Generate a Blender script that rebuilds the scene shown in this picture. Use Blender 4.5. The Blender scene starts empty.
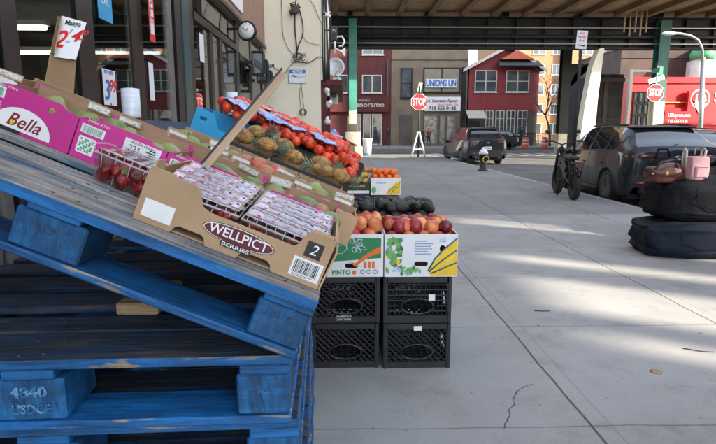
import bpy, bmesh, math, random
from mathutils import Vector, Matrix, Euler, noise
random.seed(7)
R = math.radians
PI = math.pi
SC = bpy.context.scene
COL = SC.collection

# ---------------------------------------------------------------- camera
cam_d = bpy.data.cameras.new('camera'); cam = bpy.data.objects.new('camera', cam_d); COL.objects.link(cam)
CAMH, PITCH, YAW, F = 1.3, R(9.5), R(1.4), 538.0
cam.location = (0, 0, CAMH); cam.rotation_euler = (R(90) - PITCH, 0, -YAW)
cam_d.sensor_width = 36; cam_d.lens = F / 716 * 36; cam_d.clip_end = 2000; cam_d.clip_start = 0.05
SC.camera = cam
# ---------------------------------------------------------------- sky, sun, exposure
SUN_EL = 24.0
sdir = Vector((.862 * math.cos(R(SUN_EL)), -.507 * math.cos(R(SUN_EL)), math.sin(R(SUN_EL))))
w = bpy.data.worlds.new('World'); SC.world = w; w.use_nodes = True
nt = w.node_tree; bg = nt.nodes['Background']
sky = nt.nodes.new('ShaderNodeTexSky'); sky.sky_type = 'NISHITA'; sky.sun_disc = False
sky.sun_elevation = R(SUN_EL); sky.sun_rotation = R(120.5)
hs_ = nt.nodes.new('ShaderNodeHueSaturation'); hs_.inputs['Saturation'].default_value = .55; nt.links.new(sky.outputs[0], hs_.inputs['Color']); nt.links.new(hs_.outputs[0], bg.inputs[0]); bg.inputs[1].default_value = 0.15
sd = bpy.data.lights.new('sun', 'SUN'); sd.energy = 3.6; sd.angle = R(.8); sd.color = (1, .88, .72)
so = bpy.data.objects.new('sun', sd); COL.objects.link(so); so.rotation_euler = sdir.to_track_quat('Z', 'Y').to_euler()
SC.view_settings.view_transform = 'Standard'; SC.view_settings.look = 'None'
SC.view_settings.gamma = 1; SC.view_settings.use_curve_mapping = False
SC.view_settings.exposure = 2.05
SC.cycles.transparent_max_bounces = 24; SC.cycles.max_bounces = 8

# ---------------------------------------------------------------- helpers: calibration
fwd = Vector((math.sin(YAW) * math.cos(PITCH), math.cos(YAW) * math.cos(PITCH), -math.sin(PITCH)))
rt = Vector((math.cos(YAW), -math.sin(YAW), 0)); upv = rt.cross(fwd)
def at(px, py, Y):
    r = fwd + rt * ((px - 358) / F) + upv * ((222 - py) / F)
    return Vector((0, 0, CAMH)) + r * (Y / r.y)
def atx(px, py, X):
    r = fwd + rt * ((px - 358) / F) + upv * ((222 - py) / F)
    return Vector((0, 0, CAMH)) + r * (X / r.x)

# ---------------------------------------------------------------- helpers: materials
def pm(name, col, col2=None, scale=8, rough=.6, metal=0, bump=0, bscale=40, stretch=(1, 1, 1), lo=.35, hi=.65, coat=0, spec=.5, col3=None, detail=5, rvar=0, trans=0, bdist=.01, grain=0):
    m = bpy.data.materials.new(name); m.use_nodes = True
    n = m.node_tree.nodes; l = m.node_tree.links; b = n['Principled BSDF']
    b.inputs['Roughness'].default_value = rough; b.inputs['Metallic'].default_value = metal
    b.inputs['Coat Weight'].default_value = coat; b.inputs['Specular IOR Level'].default_value = spec
    if col2 is None: col2 = tuple(c * .8 for c in col)
    tc = n.new('ShaderNodeTexCoord'); oi = n.new('ShaderNodeObjectInfo')
    ad = n.new('ShaderNodeVectorMath'); ad.operation = 'MULTIPLY_ADD'
    cx = n.new('ShaderNodeCombineXYZ')
    for i in range(3): l.new(oi.outputs['Random'], cx.inputs[i])
    ad.inputs[1].default_value = (37, 23, 51); l.new(cx.outputs[0], ad.inputs[0]); l.new(tc.outputs['Object'], ad.inputs[2])
    mp = n.new('ShaderNodeMapping'); mp.inputs['Scale'].default_value = stretch; l.new(ad.outputs[0], mp.inputs[0])
    no = n.new('ShaderNodeTexNoise'); no.inputs['Scale'].default_value = scale; no.inputs['Detail'].default_value = detail
    l.new(mp.outputs[0], no.inputs['Vector'])
    cr = n.new('ShaderNodeValToRGB'); e = cr.color_ramp.elements
    e[0].position = lo; e[0].color = (*col2, 1); e[1].position = hi; e[1].color = (*col, 1)
    if col3: q = e.new((lo + hi) / 2); q.color = (*col3, 1)
    l.new(no.outputs['Fac'], cr.inputs[0])
    if rvar:
        hs = n.new('ShaderNodeHueSaturation'); mr = n.new('ShaderNodeMapRange')
        mr.inputs['To Min'].default_value = 1 - rvar; mr.inputs['To Max'].default_value = 1 + rvar
        l.new(oi.outputs['Random'], mr.inputs[0]); l.new(mr.outputs[0], hs.inputs['Value']); l.new(cr.outputs[0], hs.inputs['Color']); l.new(hs.outputs[0], b.inputs['Base Color'])
    else: l.new(cr.outputs[0], b.inputs['Base Color'])
    if grain:
        mp2 = n.new('ShaderNodeMapping'); mp2.inputs['Scale'].default_value = (4, 75, 75); l.new(ad.outputs[0], mp2.inputs[0])
        g1 = n.new('ShaderNodeTexNoise'); g1.inputs['Scale'].default_value = 1; g1.inputs['Detail'].default_value = 7; g1.inputs['Roughness'].default_value = .7; g1.inputs['Distortion'].default_value = .6; l.new(mp2.outputs[0], g1.inputs['Vector'])
        g2 = n.new('ShaderNodeTexNoise'); g2.inputs['Scale'].default_value = 5; g2.inputs['Detail'].default_value = 8; g2.inputs['Roughness'].default_value = .75; l.new(ad.outputs[0], g2.inputs['Vector'])
        r1 = n.new('ShaderNodeMapRange'); r1.inputs['From Min'].default_value = .36; r1.inputs['From Max'].default_value = .55; r1.inputs['To Min'].default_value = 1 - grain; r1.inputs['To Max'].default_value = 1.08; l.new(g1.outputs['Fac'], r1.inputs[0])
        r2 = n.new('ShaderNodeMapRange'); r2.inputs['From Min'].default_value = .38; r2.inputs['From Max'].default_value = .6; r2.inputs['To Min'].default_value = .62; r2.inputs['To Max'].default_value = 1.1; l.new(g2.outputs['Fac'], r2.inputs[0])
        mm = n.new('ShaderNodeMath'); mm.operation = 'MULTIPLY'; l.new(r1.outputs[0], mm.inputs[0]); l.new(r2.outputs[0], mm.inputs[1])
        vs = n.new('ShaderNodeVectorMath'); vs.operation = 'SCALE'; l.new((hs if rvar else cr).outputs[0], vs.inputs[0]); l.new(mm.outputs[0], vs.inputs['Scale']); l.new(vs.outputs[0], b.inputs['Base Color'])
    if bump:
        n2 = n.new('ShaderNodeTexNoise'); n2.inputs['Scale'].default_value = bscale; n2.inputs['Detail'].default_value = 4
        l.new(mp.outputs[0], n2.inputs['Vector'])
        bu = n.new('ShaderNodeBump'); bu.inputs['Strength'].default_value = bump; bu.inputs['Distance'].default_value = bdist
        l.new(n2.outputs['Fac'], bu.inputs['Height']); l.new(bu.outputs[0], b.inputs['Normal'])
    return m
def emis(name, col, s):
    m = bpy.data.materials.new(name); m.use_nodes = True; b = m.node_tree.nodes['Principled BSDF']
    b.inputs['Emission Color'].default_value = (*col, 1); b.inputs['Emission Strength'].default_value = s; b.inputs['Base Color'].default_value = (*col, 1)
    return m
def clear(name, tint=(1, 1, 1), gl=.12, rough=.03, bump=0):
    m = bpy.data.materials.new(name); m.use_nodes = True; n = m.node_tree.nodes; l = m.node_tree.links
    n.remove(n['Principled BSDF']); o = n['Material Output']
    t = n.new('ShaderNodeBsdfTransparent'); t.inputs[0].default_value = (*tint, 1)
    g = n.new('ShaderNodeBsdfGlossy'); g.inputs['Roughness'].default_value = rough
    lw = n.new('ShaderNodeLayerWeight'); lw.inputs[0].default_value = .35
    mr = n.new('ShaderNodeMapRange'); mr.inputs['To Min'].default_value = gl; mr.inputs['To Max'].default_value = .9
    mx = n.new('ShaderNodeMixShader'); l.new(lw.outputs['Fresnel'], mr.inputs[0]); l.new(mr.outputs[0], mx.inputs[0])
    l.new(t.outputs[0], mx.inputs[1]); l.new(g.outputs[0], mx.inputs[2]); l.new(mx.outputs[0], o.inputs[0])
    if bump:
        no = n.new('ShaderNodeTexNoise'); no.inputs['Scale'].default_value = 45; bu = n.new('ShaderNodeBump'); bu.inputs['Strength'].default_value = bump
        tc = n.new('ShaderNodeTexCoord'); l.new(tc.outputs['Object'], no.inputs[0]); l.new(no.outputs[0], bu.inputs['Height']); l.new(bu.outputs[0], g.inputs['Normal'])
    return m

M = {}
M['concrete'] = pm('concrete_wall', (.50, .49, .45), (.42, .41, .38), 3, .85, bump=.3, bscale=60)
M['cream'] = pm('cream_render', (.80, .74, .58), (.72, .665, .53), 1.3, .85, bump=.35, bscale=35, lo=.3, hi=.7)
M['asphalt'] = pm('asphalt', (.15, .148, .145), (.10, .10, .10), 1.2, .85, bump=.5, bscale=120)
M['kerb'] = pm('kerb_granite', (.38, .38, .37), (.22, .22, .22), 9, .8, bump=.3, bscale=60)
M['blue_wood'] = pm('blue_painted_wood', (.008, .155, .42), (.006, .06, .17), 5, .6, bump=.8, bscale=14, stretch=(1.2, 5, 5), col3=(.006, .11, .32), lo=.28, hi=.72, rvar=.18, bdist=.004, grain=.45)
M['blue_chip'] = pm('blue_wood_chipped', (.006, .11, .32), (.32, .25, .17), 7, .6, bump=.9, bscale=14, stretch=(1.3, 7, 7), lo=.37, hi=.43, rvar=.2, bdist=.004, grain=.5)
M['worn_wood'] = pm('worn_grey_wood', (.36, .33, .28), (.06, .14, .24), 3.5, .8, bump=1, bscale=9, stretch=(2.0, 11, 11), col3=(.25, .25, .24), lo=.30, hi=.66, rvar=.2, bdist=.004, grain=.5)
M['dark_wood'] = pm('dark_weathered_wood', (.14, .115, .09), (.010, .045, .11), 3.5, .85, bump=1, bscale=9, stretch=(1.6, 8, 8), col3=(.035, .05, .075), lo=.36, hi=.74, rvar=.25, bdist=.004, grain=.5)
M['end_grain'] = pm('blue_end_grain', (.008, .125, .33), (.006, .055, .15), 14, .6, bump=1, bscale=30, stretch=(3, 1, 1), rvar=.15, bdist=.004, grain=.3)
M['raw_wood'] = pm('raw_wood', (.42, .29, .17), (.27, .18, .10), 6, .7, bump=.6, bscale=12, stretch=(1.5, 15, 15), rvar=.1)
M['card'] = pm('corrugated_cardboard', (.46, .31, .18), (.38, .25, .14), 5, .8, bump=.15, bscale=60, rvar=.08)
M['card_in'] = pm('cardboard_inside', (.38, .25, .15), (.28, .18, .10), 6, .85, bump=.2, bscale=50)
M['magenta'] = pm('magenta_print', (.56, .028, .27), (.47, .022, .22), 3, .45, bump=.08, bscale=30)
M['whitep'] = pm('white_print', (.78, .79, .80), (.70, .71, .73), 4, .55)
M['label'] = pm('paper_label', (.75, .76, .78), (.66, .67, .70), 12, .5)
M['black'] = pm('black_print', (.02, .02, .022), (.014, .014, .015), 4, .5)
M['maroonp'] = pm('maroon_print', (.12, .012, .02), (.09, .01, .015), 4, .45)
M['greenp'] = pm('green_print', (.02, .23, .09), (.017, .19, .07), 3, .45)
M['lgreen'] = pm('leaf_print', (.22, .46, .12), (.10, .32, .10), 25, .5)
M['orangep'] = pm('orange_print', (.80, .17, .02), None, 3, .5)
M['yellowp'] = pm('yellow_print', (.85, .58, .03), (.72, .44, .02), 9, .5)
M['bluep'] = pm('blue_print', (.03, .15, .50), None, 3, .5)
M['gold'] = pm('gold_print', (.7, .45, .05), None, 3, .5)
M['redp'] = pm('red_print', (.68, .02, .025), (.6, .015, .02), 3, .45)
M['lblue'] = pm('sky_blue_card', (.03, .36, .66), (.02, .28, .55), 5, .5)
M['crate'] = pm('black_plastic', (.012, .013, .016), (.02, .021, .024), 12, .42, bump=.1, bscale=60)
M['tomato'] = pm('tomato_skin', (.75, .075, .015), (.55, .03, .012), 4, .28, rvar=.25, spec=.5)
M['peach'] = pm('peach_skin', (.78, .38, .12), (.38, .03, .04), 9, .6, bump=.1, bscale=80, lo=.38, hi=.62, col3=(.62, .13, .07), rvar=.15)
M['nect'] = pm('nectarine_skin', (.68, .30, .10), (.20, .015, .03), 7, .35, lo=.38, hi=.68, col3=(.42, .05, .04), rvar=.2)
M['avo'] = pm('avocado_skin', (.022, .026, .018), (.01, .011, .012), 20, .42, bump=.7, bscale=120, rvar=.3)
M['mangof'] = pm('mango_skin', (.30, .33, .09), (.10, .17, .045), 7, .38, lo=.35, hi=.68, rvar=.15)
M['mangoy'] = pm('yellow_mango_skin', (.62, .37, .06), (.40, .29, .06), 8, .4, lo=.35, hi=.65, rvar=.15)
M['mangor'] = pm('red_mango_skin', (.5, .06, .07), (.35, .28, .07), 9, .38, lo=.35, hi=.6, rvar=.15)
M['orange'] = pm('orange_skin', (.85, .22, .02), (.75, .13, .015), 6, .42, bump=.2, bscale=150, rvar=.12)
M['straw'] = pm('strawberry_skin', (.24, .009, .010), (.09, .004, .007), 30, .28, bump=.35, bscale=260, rvar=.2)
M['leaf'] = pm('fruit_leaf', (.10, .22, .06), (.05, .12, .04), 18, .5, rvar=.2)
M['pine_leaf'] = pm('pineapple_leaf', (.34, .38, .26), (.14, .20, .12), 18, .5, rvar=.2)
M['bark'] = pm('bark', (.10, .085, .075), (.05, .042, .038), 14, .9, bump=.8, bscale=30)
M['bronze'] = pm('bronze_frame', (.022, .018, .016), (.016, .013, .012), 5, .38, metal=.5, bump=.05)
M['frame'] = pm('black_frame', (.022, .022, .025), (.015, .015, .017), 5, .35, metal=.4)
M['alu'] = pm('grey_aluminium', (.22, .22, .215), (.15, .15, .15), 12, .4, metal=.6)
M['fascia'] = pm('brown_fascia', (.30, .17, .115), (.24, .135, .09), 4, .55)
M['interior'] = pm('interior_wall', (.24, .215, .18), (.18, .16, .135), 2, .8)
M['tube'] = emis('tube_light', (.95, 1, .97), 2.2)
M['teal'] = pm('teal_print', (.012, .08, .085), (.01, .05, .055), 3, .3)
M['glass'] = clear('shop_glass', (.80, .84, .82), .10, .01)
M['plastic'] = clear('clear_plastic', (.975, .98, .985), .22, .10, .9)
def milky(name, a):
    m = pm(name, (.80, .80, .82), (.70, .68, .72), 40, .15); n = m.node_tree.nodes; l = m.node_tree.links
    t = n.new('ShaderNodeBsdfTransparent'); x = n.new('ShaderNodeMixShader'); x.inputs[0].default_value = a; l.new(t.outputs[0], x.inputs[1]); l.new(n['Principled BSDF'].outputs[0], x.inputs[2]); l.new(x.outputs[0], n['Material Output'].inputs[0]); return m
M['rimp'] = milky('clear_plastic_rib', .38)
M['film'] = clear('plastic_film', (.90, .92, .96), .25, .2, .8)
M['winglass'] = pm('window_glass', (.10, .115, .12), (.05, .06, .065), .7, .06, spec=.9, lo=.4, hi=.6)
M['white'] = pm('white_paint', (.78, .78, .76), (.68, .68, .66), 6, .5)
M['galv'] = pm('galvanised_steel', (.42, .44, .45), (.33, .34, .36), 10, .42, metal=.7)
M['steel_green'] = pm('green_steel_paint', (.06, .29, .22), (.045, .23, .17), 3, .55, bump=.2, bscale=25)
M['steel_dark'] = pm('dark_steel_paint', (.018, .020, .023), (.010, .011, .012), 3, .65, bump=.2)
M['steel_brown'] = pm('brown_steel_paint', (.27, .17, .09), (.16, .10, .055), 1.5, .8, bump=.3)
M['ties'] = pm('timber_ties', (.50, .35, .21), (.28, .18, .10), 1.2, .85, bump=.4, bscale=20, stretch=(1, 6, 1))
M['colcream'] = pm('cream_column_paint', (.66, .60, .44), (.50, .45, .33), 4, .7, bump=.2)
M['maroonw'] = pm('maroon_brick_paint', (.10, .018, .018), (.07, .013, .014), 2, .8, bump=.4, bscale=20)
M['tan'] = pm('tan_stucco', (.20, .155, .11), (.16, .125, .09), 1, .85, bump=.2)
M['redhouse'] = pm('red_siding', (.36, .035, .035), (.29, .028, .03), 2, .7)
M['roofsh'] = pm('roof_shingle', (.06, .065, .08), (.04, .045, .055), 8, .9, bump=.4)
M['trimw'] = pm('trim_paint', (.55, .52, .46), (.46, .43, .38), 4, .6)
M['greyb'] = pm('grey_building', (.10, .088, .08), (.07, .062, .057), 1, .85, bump=.3)
M['stone'] = pm('dark_stone', (.055, .052, .05), (.03, .029, .029), 1.6, .9, bump=.6, bscale=12)
M['pier'] = pm('whitewashed_pier', (.78, .74, .64), (.66, .62, .54), 2, .8, bump=.2)
M['brickt'] = None
M['carpaint'] = pm('blue_black_car_paint', (.012, .016, .024), (.011, .015, .022), 2, .45, metal=0, coat=.55, spec=.2)
M['carpaint2'] = pm('black_car_paint', (.006, .007, .009), (.005, .006, .008), 2, .45, metal=0, coat=.55, spec=.2)
M['cladding'] = pm('black_cladding', (.02, .02, .021), (.015, .015, .016), 12, .6)
M['carglass'] = pm('car_glass', (.018, .022, .026), (.014, .018, .022), 2, .03, spec=1, coat=1)
M['tyre'] = pm('tyre_rubber', (.022, .022, .022), (.015, .015, .015), 20, .8, bump=.3)
M['rim'] = pm('dark_alloy', (.14, .14, .15), (.09, .09, .10), 10, .35, metal=.8)
M['chrome'] = pm('chrome', (.7, .7, .72), None, 3, .12, metal=1)
M['tail'] = pm('taillight_red', (.30, .008, .01), (.18, .006, .008), 5, .12, coat=1)
M['plate'] = pm('number_plate', (.72, .68, .55), None, 5, .5)
M['bag'] = pm('navy_nylon', (.009, .015, .030), (.007, .011, .021), 6, .75, spec=.25, bump=.5, bscale=9, bdist=.02)
M['bag2'] = pm('black_nylon', (.005, .006, .010), (.004, .005, .008), 6, .8, spec=.2, bump=.5, bscale=9, bdist=.02)
M['pink'] = pm('pink_leather', (.52, .30, .32), (.44, .24, .27), 7, .5, bump=.3)
M['brownl'] = pm('brown_leather', (.13, .04, .028), (.06, .022, .018), 9, .35, bump=.5, bscale=30)
M['stopred'] = pm('stop_sign_red', (.70, .02, .03), (.62, .016, .025), 5, .4)
M['orangeb'] = pm('traffic_orange', (.75, .13, .03), None, 5, .6)
M['skin'] = pm('skin', (.36, .21, .15), (.30, .17, .12), 8, .6)
M['hair'] = pm('hair', (.02, .015, .012), None, 30, .6)
M['clothd'] = pm('dark_cloth', (.022, .024, .03), (.014, .015, .02), 12, .85)
M['clothr'] = pm('red_cloth', (.25, .03, .035), (.18, .02, .025), 12, .85)
M['clothb'] = pm('blue_cloth', (.03, .05, .10), None, 12, .85)
M['netblue'] = pm('blue_net_label', (.36, .50, .75), (.12, .25, .62), 30, .4, lo=.42, hi=.55)
M['netpink'] = pm('red_net', (.75, .45, .40), (.6, .16, .12), 35, .4, lo=.42, hi=.55)
M['pinkf'] = pm('pink_paper', (.8, .15, .18), None, 5, .6)
M['siding'] = None

M['printed'] = pm('printed_label', (.66, .68, .68), (.20, .36, .26), 130, .5, stretch=(1, 1, 3), lo=.40, hi=.47)
def brickmat(name, c1, c2, mortar, sc, rough=.85, bw=.5, rh=.25):
    m = bpy.data.materials.new(name); m.use_nodes = True; n = m.node_tree.nodes; l = m.node_tree.links; b = n['Principled BSDF']
    tc = n.new('ShaderNodeTexCoord'); sx = n.new('ShaderNodeSeparateXYZ'); cx = n.new('ShaderNodeCombineXYZ'); ad = n.new('ShaderNodeMath')
    l.new(tc.outputs['Object'], sx.inputs[0]); l.new(sx.outputs[0], ad.inputs[0]); l.new(sx.outputs[1], ad.inputs[1]); l.new(ad.outputs[0], cx.inputs[0]); l.new(sx.outputs[2], cx.inputs[1])
    br = n.new('ShaderNodeTexBrick'); br.inputs['Scale'].default_value = sc; br.inputs['Color1'].default_value = (*c1, 1); br.inputs['Color2'].default_value = (*c2, 1); br.inputs['Mortar'].default_value = (*mortar, 1)
    br.inputs['Brick Width'].default_value = bw; br.inputs['Row Height'].default_value = rh
    l.new(cx.outputs[0], br.inputs['Vector']); l.new(br.outputs[0], b.inputs['Base Color']); b.inputs['Roughness'].default_value = rough
    return m
M['brickt'] = brickmat('tan_brick', (.40, .19, .085), (.33, .15, .07), (.38, .26, .17), 2.0)
M['brickd'] = brickmat('brown_brick', (.16, .08, .06), (.12, .06, .045), (.2, .18, .16), 2.5)
M['brickred'] = brickmat('red_brick', (.35, .11, .07), (.27, .085, .055), (.3, .27, .24), 2.5)
# horizontal clapboards
def sidemat():
    m = pm('red_clapboard', (.22, .020, .022), (.17, .016, .018), 2, .7)
    n = m.node_tree.nodes; l = m.node_tree.links; b = n['Principled BSDF']
    tc = n.new('ShaderNodeTexCoord'); sx = n.new('ShaderNodeSeparateXYZ'); l.new(tc.outputs['Object'], sx.inputs[0])
    mu = n.new('ShaderNodeMath'); mu.operation = 'MULTIPLY'; mu.inputs[1].default_value = 6; l.new(sx.outputs[2], mu.inputs[0])
    fr = n.new('ShaderNodeMath'); fr.operation = 'FRACT'; l.new(mu.outputs[0], fr.inputs[0])
    bu = n.new('ShaderNodeBump'); bu.inputs['Strength'].default_value = 1; bu.inputs['Distance'].default_value = .03; bu.invert = True
    l.new(fr.outputs[0], bu.inputs['Height']); l.new(bu.outputs[0], b.inputs['Normal']); return m
M['siding'] = sidemat()
# sidewalk with scored joints
def walkmat():
    m = bpy.data.materials.new('sidewalk_concrete'); m.use_nodes = True; n = m.node_tree.nodes; l = m.node_tree.links; b = n['Principled BSDF']
    b.inputs['Roughness'].default_value = .85
    tc = n.new('ShaderNodeTexCoord'); sx = n.new('ShaderNodeSeparateXYZ'); l.new(tc.outputs['Object'], sx.inputs[0])
    def M1(op, a, c=None, d=None):
        q = n.new('ShaderNodeMath'); q.operation = op
        for i, v in enumerate((a, c, d)):
            if v is None: continue
            if isinstance(v, (int, float)): q.inputs[i].default_value = v
            else: l.new(v, q.inputs[i])
        return q.outputs[0]
    wob = n.new('ShaderNodeTexNoise'); wob.inputs['Scale'].default_value = 2.5; wob.inputs['Detail'].default_value = 6; l.new(tc.outputs['Object'], wob.inputs[0])
    wv = M1('MULTIPLY', M1('SUBTRACT', wob.outputs['Fac'], .5), .03)
    def joint(c, off, per, wd):
        f = M1('FRACT', M1('ADD', M1('DIVIDE', M1('SUBTRACT', M1('ADD', c, wv), off), per), .5))
        return M1('LESS_THAN', M1('MULTIPLY', M1('ABSOLUTE', M1('SUBTRACT', f, .5)), per), wd)
    jx = joint(sx.outputs[0], 1.10, 1.45, .0065); jy = joint(sx.outputs[1], 2.2, 1.25, .004)
    jx2 = M1('MULTIPLY', joint(sx.outputs[0], 1.19, 1.45, .0025), .45)
    j = M1('MAXIMUM', M1('MAXIMUM', jx, M1('MULTIPLY', jy, .65)), jx2)
    # per slab tone
    fx = M1('FLOOR', M1('DIVIDE', M1('SUBTRACT', sx.outputs[0], 1.1), 1.45)); fy = M1('FLOOR', M1('DIVIDE', M1('SUBTRACT', sx.outputs[1], 2.2), 1.25))
    cx = n.new('ShaderNodeCombineXYZ'); l.new(fx, cx.inputs[0]); l.new(fy, cx.inputs[1])
    wn = n.new('ShaderNodeTexWhiteNoise'); wn.noise_dimensions = '3D'; l.new(cx.outputs[0], wn.inputs['Vector'])
    n1 = n.new('ShaderNodeTexNoise'); n1.inputs['Scale'].default_value = .8; n1.inputs['Detail'].default_value = 8; n1.inputs['Roughness'].default_value = .65; l.new(tc.outputs['Object'], n1.inputs[0])
    n2 = n.new('ShaderNodeTexNoise'); n2.inputs['Scale'].default_value = 90; n2.inputs['Detail'].default_value = 6; n2.inputs['Roughness'].default_value = .8; l.new(tc.outputs['Object'], n2.inputs[0])
    n3 = n.new('ShaderNodeTexVoronoi'); n3.inputs['Scale'].default_value = 7; l.new(tc.outputs['Object'], n3.inputs[0])
    spot = M1('MULTIPLY', M1('LESS_THAN', n3.outputs['Distance'], .05), .35)
    v = M1('ADD', M1('MULTIPLY', n1.outputs['Fac'], .26), M1('ADD', .095, M1('MULTIPLY', n2.outputs['Fac'], .22)))
    v = M1('ADD', v, M1('MULTIPLY', M1('SUBTRACT', wn.outputs['Value'], .5), .035))
    far = n.new('ShaderNodeMapRange'); far.inputs['From Min'].default_value = 8.44; far.inputs['From Max'].default_value = 8.46; far.inputs['To Min'].default_value = 1; far.inputs['To Max'].default_value = .70; l.new(sx.outputs[1], far.inputs[0]); v = M1('MULTIPLY', v, far.outputs[0])  # far slabs: darker paving, with the shade there put into the colour too
    st = n.new('ShaderNodeTexNoise'); st.inputs['Scale'].default_value = 2.2; st.inputs['Detail'].default_value = 10; st.inputs['Roughness'].default_value = .75; l.new(tc.outputs['Object'], st.inputs[0])
    sr = n.new('ShaderNodeMapRange'); sr.inputs['From Min'].default_value = .52; sr.inputs['From Max'].default_value = .68; sr.inputs['To Min'].default_value = 1; sr.inputs['To Max'].default_value = .74; l.new(st.outputs['Fac'], sr.inputs[0]); v = M1('MULTIPLY', v, sr.outputs[0])
    g4 = n.new('ShaderNodeTexVoronoi'); g4.inputs['Scale'].default_value = 1.7; l.new(tc.outputs['Object'], g4.inputs[0]); v = M1('MULTIPLY', v, M1('SUBTRACT', 1, M1('MULTIPLY', M1('LESS_THAN', g4.outputs['Distance'], .022), .55)))
    v = M1('MULTIPLY', v, M1('SUBTRACT', 1, spot)); v = M1('MULTIPLY', v, M1('SUBTRACT', 1, M1('MULTIPLY', j, .72)))
    co = n.new('ShaderNodeCombineColor')
    l.new(M1('MULTIPLY', v, .99), co.inputs[0]); l.new(v, co.inputs[1]); l.new(M1('MULTIPLY', v, .96), co.inputs[2]); l.new(co.outputs[0], b.inputs['Base Color'])
    h = M1('SUBTRACT', M1('MULTIPLY', n2.outputs['Fac'], .25), j)
    bu = n.new('ShaderNodeBump'); bu.inputs['Strength'].default_value = .6; bu.inputs['Distance'].default_value = .006; l.new(h, bu.inputs['Height']); l.new(bu.outputs[0], b.inputs['Normal'])
    return m
M['walk'] = walkmat()

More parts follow.
